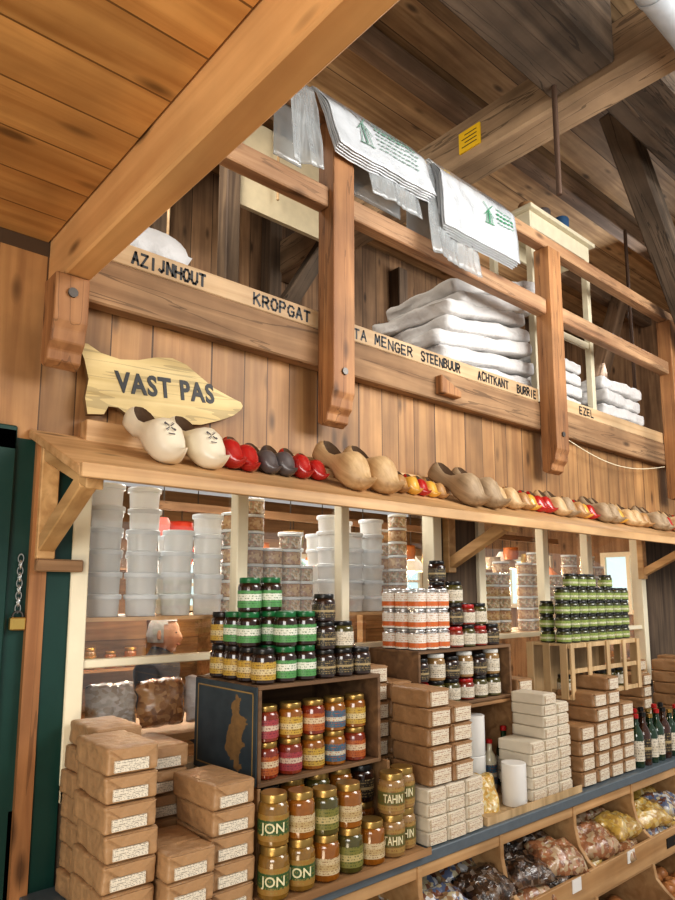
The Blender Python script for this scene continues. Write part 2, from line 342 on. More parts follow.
ob('wall_left', MB().box(-1.65, -1.6, 0.05, 4, 0, 2.6).mesh('wall', ROOMW), 'brown boarded side wall', kind=S)
wi = 3
for x0, x1, z0, z1 in ((2.80, 3.35, 1.50, 1.90), (4.25, 4.95, 1.50, 2.0), (5.8, 6.55, 1.5, 2.05)):
    m = MB().box(x0-.05, x1+.05, 3.9, 3.95, z0-.05, z0).box(x0-.05, x1+.05, 3.9, 3.95, z1, z1+.05).box(x0-.05, x0, 3.9, 3.95, z0, z1).box(x1, x1+.05, 3.9, 3.95, z0, z1).box((x0+x1)/2-.02, (x0+x1)/2+.02, 3.9, 3.95, z0, z1).box(x0, x1, 3.9, 3.95, (z0+z1)/2-.015, (z0+z1)/2+.015)
    o = ob('window_%d' % wi, m.mesh('window', CREAM), 'small daylit window with cream frame', kind=S); wi += 1
    ob('pane', MB().box(x0, x1, 3.935, 3.945, z0, z1).mesh('pane', DAY), parent=o)
for y0, y1, z0, z1 in ((1.1, 1.6, 1.45, 2.0), (2.3, 2.8, 1.5, 2.0)):
    m = MB().box(6.95, 7, y0-.05, y1+.05, z0-.05, z0).box(6.95, 7, y0-.05, y1+.05, z1, z1+.05).box(6.95, 7, y0-.05, y0, z0, z1).box(6.95, 7, y1, y1+.05, z0, z1).box(6.95, 7, (y0+y1)/2-.02, (y0+y1)/2+.02, z0, z1)
    o = ob('window_%d' % wi, m.mesh('window', CREAM), 'small daylit window with cream frame', kind=S); wi += 1
    ob('pane', MB().box(6.985, 6.995, y0, y1, z0, z1).mesh('pane', DAY), parent=o)

# ------------------------------------------------------------------ big timbers
def beam(name, me, label, cat='wooden beam', group=None): return ob(name, me, label, cat, group)
def slant(name, p0, p1, t, mat, label):
    p0 = Vector(p0); p1 = Vector(p1); L = (p1-p0).length
    o = ob(name, MB().box(0, L, -t/2, t/2, -t/2, t/2).mesh('b', mat, bevel=.008), label, 'timber brace', loc=p0)
    d = (p1-p0); o.rotation_euler = (0, -math.atan2(d.z, d.x), 0)
beam('ceiling_beam', MB().box(.600, .675, -4, -.0, 2.495, 2.69).mesh('b', W_beam, bevel=.006), 'thick honey-coloured planed ceiling beam carrying the boards')
beam('edge_beam', MB().box(.68, 7, -.06, -.001, 2.475, 2.625).mesh('b', W_oldb, bevel=.006), 'weathered brown beam along the edge of the mezzanine')
beam('cross_beam', MB().box(2.74, 2.95, -3.4, 1.895, 3.93, 4.18).mesh('b', W_darkY, bevel=.012), 'heavy weathered brown beam crossing under the loft ceiling')
beam('roof_beam', MB().box(.3, 2.739, -.76, -.44, 3.97, 4.30).mesh('b', W_dark, bevel=.012), 'massive dark old timber beam under the loft ceiling')
beam('roof_beam.001', MB().box(2.951, 6.98, -.80, -.50, 4.10, 4.38).mesh('b', W_dark, bevel=.012), 'dark old timber beam under the loft ceiling')
for i, y in enumerate((.25, .95, 1.5, -1.5, -2.0)):
    beam('roof_joist', MB().box(.3, 6.98, y, y+.10, 4.42, 4.549).mesh('b', W_joist, bevel=.006), 'narrow dark joist below loft ceiling boards', 'joist', 'loft ceiling joists')
beam('upper_cross_beam', MB().box(1.55, 1.72, -3.4, 1.895, 4.25, 4.419).mesh('b', W_darkY, bevel=.01), 'weathered brown secondary beam under loft boards')
slant('diagonal_brace', (3.70, -.30, 4.5), (4.9, -.30, 3.1), .15, W_dark, 'dark slanted timber brace of the mill frame')
slant('diagonal_brace.001', (2.0, 1.3, 2.70), (3.1, 1.3, 4.5), .10, W_dark, 'dark slanted brace at the loft wall')
slant('diagonal_brace.002', (5.2, .9, 2.70), (6.2, .9, 4.5), .13, W_joist, 'dark slanted brace behind the railing')
for x in (1.75, 2.65, 4.0, 5.3):
    beam('loft_post', MB().box(x, x+.11, 1.78, 1.895, 2.665, 4.4).mesh('b', W_darkZ, bevel=.006), 'dark upright post against the loft wall', 'wooden post', 'loft wall posts')
ob('wall_partition', MB().box(1.95, 2.62, 1.12, 1.15, 3.85, 4.42).mesh('p', CREAMD), 'cream painted boarding in the loft', kind=S)
beam('loft_post.001', MB().box(1.86, 1.95, 1.08, 1.18, 2.665, 4.4).mesh('b', W_darkZ, bevel=.006), 'dark upright post carrying the cream boarding', 'wooden post')
HT = 3.555
def post(x0, x1, zt, label):
    pts = [(-.155, 2.36), (-.155, zt), (-.061, zt), (-.061, 2.25), (-.085, 2.235), (-.115, 2.25), (-.12, 2.28), (-.14, 2.30), (-.145, 2.335)]
    o = ob('railing_post', MB().prism(pts, 'X', x0, x1).mesh('post', W_post, bevel=.003), label, 'railing post', 'mezzanine railing posts')
    ob('bolt_head', MB().cyl(((x0+x1)/2, -.162, 2.44), ((x0+x1)/2, -.154, 2.44), .014, n=10).mesh('bolt', STEEL), parent=o)
post(.575, .67, 2.493, 'short reddish wooden bracket block under the ceiling beam')
for a, b, z in ((1.59, 1.70, HT-.07), (3.13, 3.25, HT-.07), (4.65, 4.77, HT-.07)):
    post(a, b, z, 'reddish wooden railing post with carved foot')
ob('handrail', MB().box(1.35, 7, -.135, -.07, HT-.068, HT).mesh('r', W_rail, bevel=.005), 'reddish brown top handrail of the mezzanine', 'handrail')
ob('middle_rail', MB().box(.68, 1.588, -.13, -.07, 3.10, 3.185).box(1.702, 3.128, -.13, -.07, 3.10, 3.185).box(3.252, 4.648, -.13, -.07, 3.10, 3.185).box(4.772, 7, -.13, -.07, 3.10, 3.185).mesh('r', W_rail, bevel=.005), 'reddish brown lower rail of the mezzanine', 'rail')
def nameboard(x0, x1, texts):
    o = ob('name_board', MB().box(x0, x1, -.055, -.02, 2.626, 2.70).mesh('nb', W_slat, bevel=.003), 'pale wooden slat lettered with black painted names', 'name board', 'lettered slats on the mezzanine edge')
    for t, a, b in texts: ob('lettering', brush(t, b-a, .040, .0085, BLACK), parent=o, loc=((a+b)/2, -.0555, 2.662))
nameboard(.70, 1.60, [('AZIJNHOUT', .83, 1.10), ('KROPGAT', 1.29, 1.56)])
nameboard(1.70, 3.135, [('TA MENGER', 1.78, 2.14), ('STEENBUUR', 2.19, 2.47), ('ACHTKANT', 2.60, 2.86), ('BURRIE', 2.93, 3.11)])
nameboard(3.245, 4.66, [('EZEL', 3.55, 3.72)])
nameboard(4.76, 6.9, [])
ob('wooden_cleat', MB().prism([(2.28, 2.585), (2.42, 2.53), (2.42, 2.50), (2.28, 2.50)], 'Y', -.10, -.0595).mesh('cl', W_post, bevel=.004), 'small wooden cleat fixed to edge beam', 'cleat')

# ------------------------------------------------------------------ sloping clog shelf
def zs(y): return 2.07+.4*y
SX0, SX1, SY = .575, 6.5, -.41
sh = MB().prism([(-.001, 2.07), (SY, zs(SY)), (SY, zs(SY)-.025), (-.001, 2.045)], 'X', SX0, SX1)
shelf = ob('display_shelf', sh.mesh('shelf', W_shelf, bevel=.002), 'long sloping light wooden shelf above the windows', 'shelf')
ob('front_lip', MB().box(SX0, SX1, SY-.018, SY, zs(SY)-.030, zs(SY)+.006).mesh('lip', W_shelf, bevel=.002), parent=shelf)
ob('heel_ledge', MB().prism([(-.001, 2.06), (-.001, 2.115), (-.05, 2.115), (-.05, 2.045)], 'X', .72, SX1).mesh('ledge', W_shelf, bevel=.002), parent=shelf)
for x in (.63, 2.40, 4.30):
    br = MB().obox((x, -.03, 1.74), (x, -.32, zs(-.32)-.055), .045, .045).box(x-.025, x+.025, -.04, -.002, 1.70, 2.03)
    br.prism([(-.04, 2.025), (-.37, zs(-.37)-.028), (-.37, zs(-.37)-.065), (-.04, 1.975)], 'X', x-.022, x+.022)
    ob('shelf_bracket', br.mesh('br', W_shelfY, bevel=.003), 'light wooden diagonal bracket holding the sloping shelf', 'shelf bracket', 'brackets under the long shelf')

def clogmesh(mat, inner=None, L=.28):
    prof = [(0, .05, .06, .20), (.015, .10, .02, .245), (.06, .145, 0, .27), (.15, .162, 0, .272), (.28, .150, 0, .26), (.38, .150, .04, .272), (.47, .172, .035, .335), (.56, .198, .005, .395),
            (.66, .208, 0, .385), (.76, .190, 0, .325), (.84, .148, .02, .27), (.90, .10, .065, .25), (.95, .06, .12, .262), (.99, .032, .19, .295), (1.02, .010, .262, .31)]
    n = 22; m = MB(); vs = []
    for s, hw, zb, zt in prof:
        for i in range(n):
            t = 2*math.pi*i/n; c, q = math.cos(t), math.sin(t)
            e = .62 if q < 0 else 1.0
            x = hw*math.copysign(abs(c)**.8, c); z = (zb+zt)/2+(zt-zb)/2*math.copysign(abs(q)**e, q)
            vs.append((x*L, -s*L, z*L))
    k = len(prof)
    fs = [(j*n+i, j*n+(i+1) % n, (j+1)*n+(i+1) % n, (j+1)*n+i) for j in range(k-1) for i in range(n)]
    fs += [tuple(range(n)), tuple(range(k*n-1, (k-1)*n-1, -1))]
    m.add(vs, fs); me = m.mesh('clog', [mat, inner or W_inner])
    a = bpy.data.objects.new('a', me); COL.objects.link(a)
    bm = bmesh.new(); bmesh.ops.create_uvsphere(bm, u_segments=28, v_segments=18, radius=1)
    for v in bm.verts: v.co = Vector((v.co.x*.132*L, -.285*L+v.co.y*.255*L, .34*L+v.co.z*.29*L))
    cm = bpy.data.meshes.new('c'); bm.to_mesh(cm); bm.free()
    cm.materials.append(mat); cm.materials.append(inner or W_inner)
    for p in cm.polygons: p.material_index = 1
    c = bpy.data.objects.new('c', cm); COL.objects.link(c)
    md = a.modifiers.new('b', 'BOOLEAN'); md.operation = 'DIFFERENCE'; md.object = c; md.solver = 'EXACT'
    dg = bpy.context.evaluated_depsgraph_get(); r = bpy.data.meshes.new_from_object(a.evaluated_get(dg))
    bpy.data.objects.remove(a); bpy.data.objects.remove(c)
    for p in r.polygons: p.use_smooth = True
    r.set_sharp_from_angle(angle=math.radians(45)); r.name = 'clog'
    return r
CL = {'w': clogmesh(WHITEP), 'r': clogmesh(REDP), 'g': clogmesh(GREYP), 'n': clogmesh(W_clog), 'd': clogmesh(W_clogd), 't': clogmesh(W_clogt), 'y': clogmesh(YELP)}
CLL = {'w': 'cream white painted wooden clog with small emblem', 'r': 'bright red painted small wooden clog', 'g': 'small dark grey wooden clog', 'n': 'raw pale wooden clog standing on the sloping shelf',
       'd': 'greyish aged wooden clog on sloping shelf', 't': 'tan varnished wooden clog on sloping shelf', 'y': 'small yellow and orange painted wooden clog'}
seq = [('w', .85, 1.05, .05), ('w', .985, 1.02, .05), ('r', 1.10, .72, .055), ('r', 1.182, .72, .055), ('g', 1.26, .64, .06), ('g', 1.335, .64, .06), ('r', 1.410, .64, .06), ('r', 1.483, .60, .06),
       ('n', 1.59, 1.10, .05), ('n', 1.73, 1.10, .05), ('t', 1.835, .60, .08), ('t', 1.898, .58, .08), ('y', 1.962, .56, .085), ('r', 2.023, .54, .085), ('y', 2.082, .54, .085), ('t', 2.140, .52, .09),
       ('d', 2.235, 1.12, .05), ('d', 2.37, 1.08, .05)]
xx_ = 2.475
for k, s in [('n', .82), ('n', .82), ('t', .66), ('t', .66), ('y', .62), ('r', .64), ('r', .64), ('n', .78), ('d', .78), ('t', .66), ('t', .66), ('y', .62), ('r', .62), ('d', .82), ('d', .82), ('r', .64), ('y', .64), ('n', .78), ('n', .78),
             ('t', .68), ('t', .68), ('d', .84), ('d', .84), ('y', .66), ('r', .66), ('n', .8), ('n', .8), ('t', .72), ('r', .7), ('n', .82), ('d', .82), ('t', .75), ('n', .82), ('n', .8)]:
    seq.append((k, xx_+.053*s, s, .05)); xx_ += .106*s
tilt = math.radians(37)
INKC = plain('emblem_ink', (.10, .09, .10), .4)
eb = MB()
for a in (40, 140, 220, 320):
    c_, s_ = math.cos(math.radians(a)), math.sin(math.radians(a))
    eb.obox((c_*.004, 0, s_*.004), (c_*.019, 0, s_*.019), .0025, .0025); eb.obox((c_*.012-s_*.004, 0, s_*.012+c_*.004), (c_*.019-s_*.004, 0, s_*.019+c_*.004), .0015, .0015)
eb.box(-.010, .010, -.001, .001, -.026, -.0235)
emb = eb.mesh('emblem', INKC)
for k, x, s, yo in seq:
    R = Matrix.Rotation(tilt, 3, 'X') @ Matrix.Rotation(.16+random.uniform(-.09, .09), 3, 'Z')
    o = ob('clog', CL[k], CLL[k], 'clog', 'clogs on the sloping shelf', loc=(x, -yo, zs(-yo)+.058*s+.002), rot=R.to_euler(), sc=(s*random.uniform(.93, 1.0), s, s*random.uniform(.94, 1.05)))
    if k == 'w':
        ob('emblem', emb, parent=o, loc=(-.010, -.198, .1045), rot=(math.radians(-62), 0, math.radians(-8)))
# VAST PAS sign
pts = [(0, .222), (.03, .222), (.07, .200), (.13, .190), (.19, .198), (.25, .218), (.31, .226), (.36, .212), (.41, .178), (.46, .145), (.52, .122), (.565, .108), (.572, .095), (.565, .082), (.53, .055), (.47, .030), (.40, .008),
       (.30, .0), (.20, .0), (.15, .010), (.115, .032), (.085, .032), (.07, .005), (.02, .0), (.015, .05), (.028, .11), (.018, .17)]
sgw = [wood('sign_wood', (.50, .36, .14), (.70, .55, .27), 'X', bump=.25, crack=.35, blot=(.75, 1.15)), plain('worn_dark_edge', (.20, .12, .05), .7, var=.4)]
sm = MB().prism(pts, 'Y', 0, .018)
for i in range(len(sm.m)): sm.m[i] = 0 if i < 2 else 1
sign = ob('wooden_sign', sm.mesh('sign', sgw), 'shoe-shaped worn pale wooden sign reading VAST PAS', 'sign', loc=(.70, -.052, 2.128), rot=(math.radians(-5), math.radians(-3.5), 0))
tm = tmesh('VAST PAS', .092, .001, .0030, space=1.15)
wd = max(v.co.x for v in tm.vertices)*2
for v in tm.vertices: v.co.x *= .345/wd
ob('lettering', tm, parent=sign, loc=(.285, -.001, .115), rot=(0, math.radians(-1), 0))

# ------------------------------------------------------------------ door bits
ob('wooden_latch', MB().box(.605, .735, -.045, -.0195, 1.665, 1.70).mesh('latch', W_oldb, bevel=.004), 'small brown wooden latch bar on the door post', 'latch')
ch = MB()
def torus(m, c, R, r, rot, n=12, k=6, sx=1, mi=0):
    vs = []; fs = []
    for i in range(n):
        a = 2*math.pi*i/n
        for j in range(k):
            b = 2*math.pi*j/k; p = Vector(((R+r*math.cos(b))*math.cos(a)*sx, r*math.sin(b), (R+r*math.cos(b))*math.sin(a)))
            vs.append(rot @ p+Vector(c)); fs.append((i*k+j, ((i+1) % n)*k+j, ((i+1) % n)*k+(j+1) % k, i*k+(j+1) % k))
    m.add(vs, fs, mi)
for i in range(9):
    torus(ch, (.572, -.012, 1.70-i*.017), .012, .0026, Matrix.Rotation(math.pi/2*(i % 2), 3, 'Z'), sx=.6)
ch = ob('chain', ch.mesh('chain', plain('bright_steel', (.5, .5, .48), .35, metal=.8), smooth=True), 'thin steel chain with brass padlock beside the green door', 'chain')
pk = ob('padlock', MB().box(.552, .592, -.026, -.006, 1.505, 1.54).mesh('padlock', BRASS, bevel=.003), parent=ch)
sk = MB(); torus(sk, (.572, -.016, 1.543), .013, .003, Matrix.Identity(3)); ob('shackle', sk.mesh('sh', STEEL, smooth=True), parent=pk)

# ------------------------------------------------------------------ counter and bins
ob('counter_top', MB().box(.62, 6.5, -.51, -.002, .805, .84).mesh('c', COUNTER, bevel=.003), 'long grey-blue counter top below the windows', 'counter')
cb = MB()
divs = (.64, 1.15, 1.64, 2.06, 2.54, 3.02, 3.48, 3.94, 4.42, 4.9)
for x in divs:
    cb.prism([(-.58, .50), (-.58, .60), (-.555, .615), (-.52, .66), (-.505, .73), (-.505, .803), (-.02, .803), (-.02, .06), (-.66, .06), (-.66, .38), (-.63, .40), (-.59, .44)], 'X', x-.01, x+.01)
cb.box(.64, 4.9, -.585, -.57, .50, .60).box(.64, 4.9, -.672, -.655, .28, .38).box(.64, 4.9, -.66, -.03, .25, .27).box(.64, 4.9, -.03, -.015, .06, .80).box(.64, 4.9, -.66, -.64, .0, .27)
cb.prism([(-.575, .50), (-.03, .60), (-.03, .585), (-.575, .485)], 'X', .64, 4.9)
cb.box(.64, 4.9, -.50, -.485, .765, .803)
bins = ob('bin_cabinet', cb.mesh('bins', wood('bin_wood', (.40, .225, .095), (.57, .36, .18), 'X', knots=False, rough=.5), bevel=.002), 'light wooden cabinet with open display bins under the counter', 'bin cabinet')
ob('price_plate', MB().box(3.14, 3.32, -.589, -.5855, .53, .57).mesh('pp', BLACK), parent=bins)
for x in (2.36, 2.78, 3.7):
    ob('price_card', MB().box(x, x+.06, -.589, -.5855, .555, .6).mesh('pc', PLASTW), parent=bins)

def pillow(lx, ly, h, seed, mat, n=14, pw=3, rough=.012, name='bag', ex=.55, fr=2.3):
    m = MB(); N = n+1; vs = []
    for side in (1, -1):
        for j in range(N):
            for i in range(N):
                u = i/n*2-1; v = j/n*2-1
                t = max(0, (1-abs(u)**pw)*(1-abs(v)**pw))**ex
                nz = noise.noise(Vector((u*fr+seed, v*fr, seed*1.7+side)))+.5*noise.noise(Vector((u*fr*2.5+seed, v*fr*2.5, seed+side)))
                nx = noise.noise(Vector((u*2+seed, v*2+9, seed)))*rough
                vs.append((u*lx/2*(1-.05*abs(v)**4)+nx, v*ly/2*(1-.05*abs(u)**4)+nx, side*(h/2*t)+nz*rough*t))
    fs = []
    for sd in (0, 1):
        o = sd*N*N
        for j in range(n):
            for i in range(n):
                a = o+j*N+i; f = (a, a+1, a+N+1, a+N); fs.append(f if sd == 0 else f[::-1])
    m.add(vs, fs); me = m.mesh(name, mat)
    bm = bmesh.new(); bm.from_mesh(me); bmesh.ops.remove_doubles(bm, verts=bm.verts, dist=.0015); bmesh.ops.recalc_face_normals(bm, faces=bm.faces)
    zm = min(v.co.z for v in bm.verts)
    for v in bm.verts: v.co.z -= zm
    bm.to_mesh(me); bm.free()
    for p in me.polygons: p.use_smooth = True
    return me
candies = [candy('candy_dark', [(.03, .02, .015), (.06, .03, .02), (.20, .16, .13), (.04, .02, .01), (.12, .07, .04)], 60),
           candy('candy_red', [(.30, .13, .06), (.45, .33, .2), (.22, .10, .05), (.38, .17, .08), (.42, .28, .16)], 60),
           candy('candy_yellow', [(.55, .36, .08), (.40, .24, .06), (.56, .44, .2), (.47, .30, .08)], 60),
           candy('candy_mixed', [(.12, .15, .24), (.45, .45, .45), (.32, .20, .10), (.18, .08, .05), (.48, .42, .28)], 60)]
cm = [[pillow(.22, .16, .085, s+k*5, m, name='candy_bag', ex=.6, rough=.018) for s in range(2)] for k, m in enumerate(candies)]
lblw = plain('pale_bag_label', (.70, .66, .56), .5); tagm = MB().box(-.035, .03, -.028, .018, .083, .0865).mesh('bag_label', lblw)
for bi, (x0, k, lab) in enumerate([(1.62, 3, 'shiny plastic bag of mixed sweets in a wooden bin'), (2.06, 0, 'shiny clear plastic bag of dark dried goods in a wooden bin'), (2.54, 1, 'shiny clear plastic bag of reddish nuts in a wooden bin'), (3.02, 2, 'shiny clear plastic bag of yellow sweets in a wooden bin'), (3.48, 2, 'shiny clear plastic bag of yellow sweets in a wooden bin'), (3.94, 0, 'shiny clear plastic bag of dark dried goods in a wooden bin')]):
    for j in range(8):
        cx = x0+.125+(j % 2)*.215; cy = -.48+(j//2 % 2)*.15; lv = j//4
        o = ob('candy_bag', cm[k if (j % 5) else (k+1) % 4][j % 2], lab, 'bag of sweets', 'bags of sweets in the counter bins', loc=(cx, cy, .518+(cy+.575)*.18+lv*.07), rot=(.3+random.uniform(-.1, .2), random.uniform(-.12, .12), random.uniform(-.35, .35)))
        if j % 3 == 0: ob('bag_label', tagm, parent=o)
fm = MB().lathe([(0, 0), (.02, .003), (.036, .02), (.04, .038), (.034, .058), (.018, .070), (.006, .069), (0, .066)], 16).mesh('onion', plain('onion_skin', (.50, .22, .08), .4, var=.3, nscale=40), smooth=True)
for x0 in (2.54, 3.02, 3.48, 3.94):
    for j in range(15):
        ob('onion', fm, 'golden brown onion lying in the lower bin', 'onion', 'onions in the lower bins', loc=(x0+.07+(j % 5)*.082, -.60+(j//5)*.085, .272), rot=(random.uniform(-.3, .3), random.uniform(-.3, .3), 0))

# ------------------------------------------------------------------ package prototypes
def brick(wx, dy, hz, mat, seed, labm=None, lab=(.15, .85, .12, .5), name='flour_package', r=.008, soft=.0045, fq=1.0):
    bm = bmesh.new(); bmesh.ops.create_cube(bm, size=2)
    bmesh.ops.subdivide_edges(bm, edges=bm.edges, cuts=15, use_grid_fill=True)
    hx, hy, hh = wx/2, dy/2, hz/2
    for v in bm.verts:
        n = v.co.copy()
        nn = Vector([math.copysign(abs(c)**.8, c) for c in n])
        p = Vector((nn.x*hx, nn.y*hy, nn.z*hh)); q = Vector((max(-hx+r, min(hx-r, p.x)), max(-hy+r, min(hy-r, p.y)), max(-hh+r, min(hh-r, p.z))))
        d = p-q
        if d.length > 1e-6: p = q+d.normalized()*r
        a = noise.noise(Vector((p.x*20*fq+seed*3, p.y*20*fq, p.z*26*fq+seed))); b = noise.noise(Vector((p.x*50*fq+seed, p.y*40*fq+4, p.z*70*fq)))
        c3 = abs(noise.noise(Vector((p.x*30*fq+seed*2, p.y*14*fq+9, p.z*20*fq))))
        p += Vector((a*soft+b*soft*.4-math.copysign(c3*soft*.7, n.x), a*soft*.6+b*soft*.4, (-abs(a)*soft*.6 if n.z > 0 else 0)-c3*soft*.4*(n.z > .5)))
        v.co = p+Vector((0, hy, hh))
    me = bpy.data.meshes.new(name); bm.to_mesh(me); bm.free(); me.materials.append(mat)
    for p in me.polygons: p.use_smooth = True
    parts = []
    if hz > .05 and labm:
        fold = MB().prism([(-wx*.46, hz*.93), (wx*.46, hz*.93), (wx*.20, hz*.55), (-wx*.20, hz*.55)], 'Y', -.0042, .0005)
        parts.append(('paper_fold', fold.mesh('paper_fold', mat)))
        if seed in (0, 1, 5, 6): parts.append(('paper_flap', MB().prism([(-wx*.44, hy*.72), (wx*.44, hy*.68), (wx*.42, hy*1.12), (-wx*.42, hy*1.16)], 'Z', hz-.004, hz-.0003).mesh('paper_flap', mat)))
    if labm:
        a, b, c, d = lab
        parts.append(('paper_label', MB().box(-wx/2+a*wx, -wx/2+b*wx, -.0056, .002, c*hz, d*hz).mesh('paper_label', labm)))
    return Proto(name, me, parts)
LB = labelmat('package_label', (.70, .65, .54), (.68, .63, .52), (.15, .13, .11))
LB2 = labelmat('large_package_label', (.70, .64, .51), (.66, .58, .44), (.30, .12, .08))
HB = .063
PB = [brick(.128, .20, HB, KRAFT, s, LB, (.14, .78, .12, .52)) for s in range(4)]
HB2 = .061
PB2 = [brick(.106, .18, HB2, KRAFT2, s+5, LB2, (.12, .88, .12, .84)) for s in range(4)]
PW = [brick(.090, .15, .0425, WPACK, s+9, LB2, (.08, .92, .12, .88), 'mix_package', r=.005, soft=.002) for s in range(3)]
def stack(P, x, y, z0, n, h, lab, grp, jit=.004, cat='flour package'):
    for i in range(n):
        place(random.choice(P), (x+random.uniform(-jit, jit), y+random.uniform(-jit, jit)*1.2, z0+i*h), random.uniform(-.05, .05), 1, lab, cat, grp)
LBK = 'soft brown paper flour package with white sticker in a stack'
GBK = 'brown flour packages stacked on the counter'
stack(PB, .718, -.465, .841, 7, HB, LBK, GBK, .004)
stack(PB, .775, -.240, .841, 7, HB, LBK, GBK, .004)
stack(PB, .855, -.500, .841, 3, HB, LBK, GBK, .001)
stack(PB, .915, -.250, .841, 6, HB, LBK, GBK, .002)
stack(PB, .990, -.470, .841, 5, HB, LBK, GBK, .001)
LM = 'brown paper package with large white end label'
GM = 'brown packages with white labels beside the jars'
WL, WG, WC = 'white paper baking mix package with printed end', 'white packages at the counter edge', 'baking mix package'
HW = .043
for xx, nn in ((1.735, 4), (1.832, 4), (1.929, 4)): stack(PW, xx, -.495, .841, nn, HW, WL, WG, .002, WC)
stack(PW, 1.735, -.335, .841, 4, HW, WL, WG, .002, WC)
stack(PB2, 1.765, -.490, 1.015, 5, HB2, LM, GM, .004)
stack(PB2, 1.882, -.490, 1.015, 4, HB2, LM, GM, .004)
stack(PB2, 1.69, -.275, 1.015, 6, HB2, LM, GM, .002)
stack(PB2, 1.81, -.275, 1.015, 5, HB2, LM, GM, .001)
for xx, nn in ((2.36, 5), (2.455, 9), (2.55, 8)):
    stack(PW, xx, -.465, .851, nn, HW, WL, 'white packages stacked by the tubs', .002, WC)
stack(PB2, 2.58, -.27, .841, 7, HB2, LM, 'brown packages by the pale crate', .003)
stack(PB2, 2.715, -.475, .841, 4, HB2, LM, 'brown packages by the pale crate', .002)
stack(PB2, 2.84, -.475, .841, 6, HB2, LM, 'brown packages by the pale crate', .003)
stack(PB2, 2.955, -.475, .841, 7, HB2, LM, 'brown packages by the pale crate', .003)
stack(PB2, 3.07, -.475, .841, 5, HB2, LM, 'brown packages by the pale crate', .003)
for xx, yy, nn in ((3.95, -.40, 7), (4.08, -.38, 6), (3.70, -.28, 6), (3.83, -.2, 7), (4.25, -.3, 7)):
    stack(PB2, xx, yy, .841, nn, HB2, LM, 'brown packages at the far end of the counter', .003)

# ------------------------------------------------------------------ crates
def crate(x0, x1, y0, y1, z0, z1, mat, label, top=True, t=.012, side=None, mid=None):
    m = MB().box(x0, x1, y0, y1, z0, z0+t).box(x0, x0+t, y0, y1, z0+t, z1-t if top else z1).box(x1-t, x1, y0, y1, z0+t, z1-t if top else z1).box(x0+t, x1-t, y1-t, y1, z0+t, z1-t if top else z1)
    if top: m.box(x0, x1, y0, y1, z1-t, z1)
    if mid: m.box(x0+t, x1-t, y0, y1-t, mid-t, mid)
    o = ob('wooden_crate', m.mesh('crate', mat, bevel=.0015), label, 'crate')
    if side:
        ob('painted_panel', MB().box(x0-.004, x0-.0002, y0+.004, y1-.004, z0+.004, z1-.004).mesh('panel', side), parent=o)
        ob('panel_border', MB().box(x0-.005, x0-.0041, y0+.02, y1-.02, z0+.02, z0+.024).box(x0-.005, x0-.0041, y0+.02, y1-.02, z1-.024, z1-.02).box(x0-.005, x0-.0041, y0+.02, y0+.024, z0+.02, z1-.02).box(x0-.005, x0-.0041, y1-.024, y1-.02, z0+.02, z1-.02).mesh('border', plain('faded_gold_paint', (.35, .24, .09), .5)), parent=o)
    return o
m, nt, b = newmat('painted_crate_side')
tc = nt.nodes.new('ShaderNodeTexCoord'); vo = nt.nodes.new('ShaderNodeTexNoise'); vo.inputs['Scale'].default_value = 5.5; vo.inputs['Detail'].default_value = 5
sp = nt.nodes.new('ShaderNodeSeparateXYZ'); nt.links.new(tc.outputs['Generated'], sp.inputs[0]); nt.links.new(tc.outputs['Generated'], vo.inputs['Vector'])
dy = mth(nt, 'MULTIPLY', mth(nt, 'SUBTRACT', sp.outputs[1], .32), 3.4); dz = mth(nt, 'MULTIPLY', mth(nt, 'SUBTRACT', sp.outputs[2], .5), 1.8)
rr = mth(nt, 'ADD', mth(nt, 'MULTIPLY', dy, dy), mth(nt, 'MULTIPLY', dz, dz))
k = mth(nt, 'GREATER_THAN', mth(nt, 'ADD', mth(nt, 'MULTIPLY', vo.outputs[0], 1.8), mth(nt, 'MULTIPLY', rr, -1)), .62)
c0 = mixc(nt, (.02, .035, .05), (.07, .10, .12), vo.outputs[0])
v2 = nt.nodes.new('ShaderNodeTexNoise'); v2.inputs['Scale'].default_value = 14; nt.links.new(tc.outputs['Generated'], v2.inputs['Vector'])
fc = mixc(nt, (.16, .09, .03), (.42, .25, .09), v2.outputs[0])
c = mixc(nt, c0, fc, mth(nt, 'MULTIPLY', k, .8)); nt.links.new(c, b.inputs['Base Color']); b.inputs['Roughness'].default_value = .5
PAINTED = m
crate(1.12, 1.60, -.38, -.03, 1.095, 1.37, W_crated, 'open wooden crate with dark painted side holding jars', side=PAINTED, mid=None)
crate(1.12, 1.64, -.38, -.03, .841, 1.093, W_crate, 'open wooden crate on the counter holding jars', top=False)
ob('jar_tray', MB().box(1.065, 1.66, -.53, -.385, .8405, .852).box(1.065, 1.66, -.535, -.53, .8405, .862).mesh('tray', W_crate), 'flat wooden tray carrying big jars', 'tray')
crate(1.885, 2.46, -.29, -.03, 1.205, 1.42, W_crated, 'dark wooden crate with open front holding jars')
crate(1.94, 2.48, -.30, -.03, .841, 1.203, W_crate, 'open wooden crate with a shelf for tubs and bottles', mid=None)
ob('wooden_tray', MB().box(2.0, 2.62, -.49, -.305, .8405, .85).box(2.0, 2.62, -.495, -.49, .8405, .868).box(1.995, 2.0, -.495, -.305, .8405, .868).mesh('tray', W_cratel), 'shallow pale wooden tray on the counter', 'tray')
c4 = MB()
c4.box(2.77, 3.42, -.37, -.16, 1.17, 1.182).box(2.77, 3.42, -.37, -.16, 1.398, 1.41).box(2.77, 3.42, -.17, -.16, 1.17, 1.41)
for z in (1.17, 1.28, 1.39): c4.box(2.77, 3.42, -.378, -.37, z, z+.02)
for x in (2.77, 2.92, 3.09, 3.25, 3.395): c4.box(x, x+.03, -.386, -.378, 1.17, 1.41)
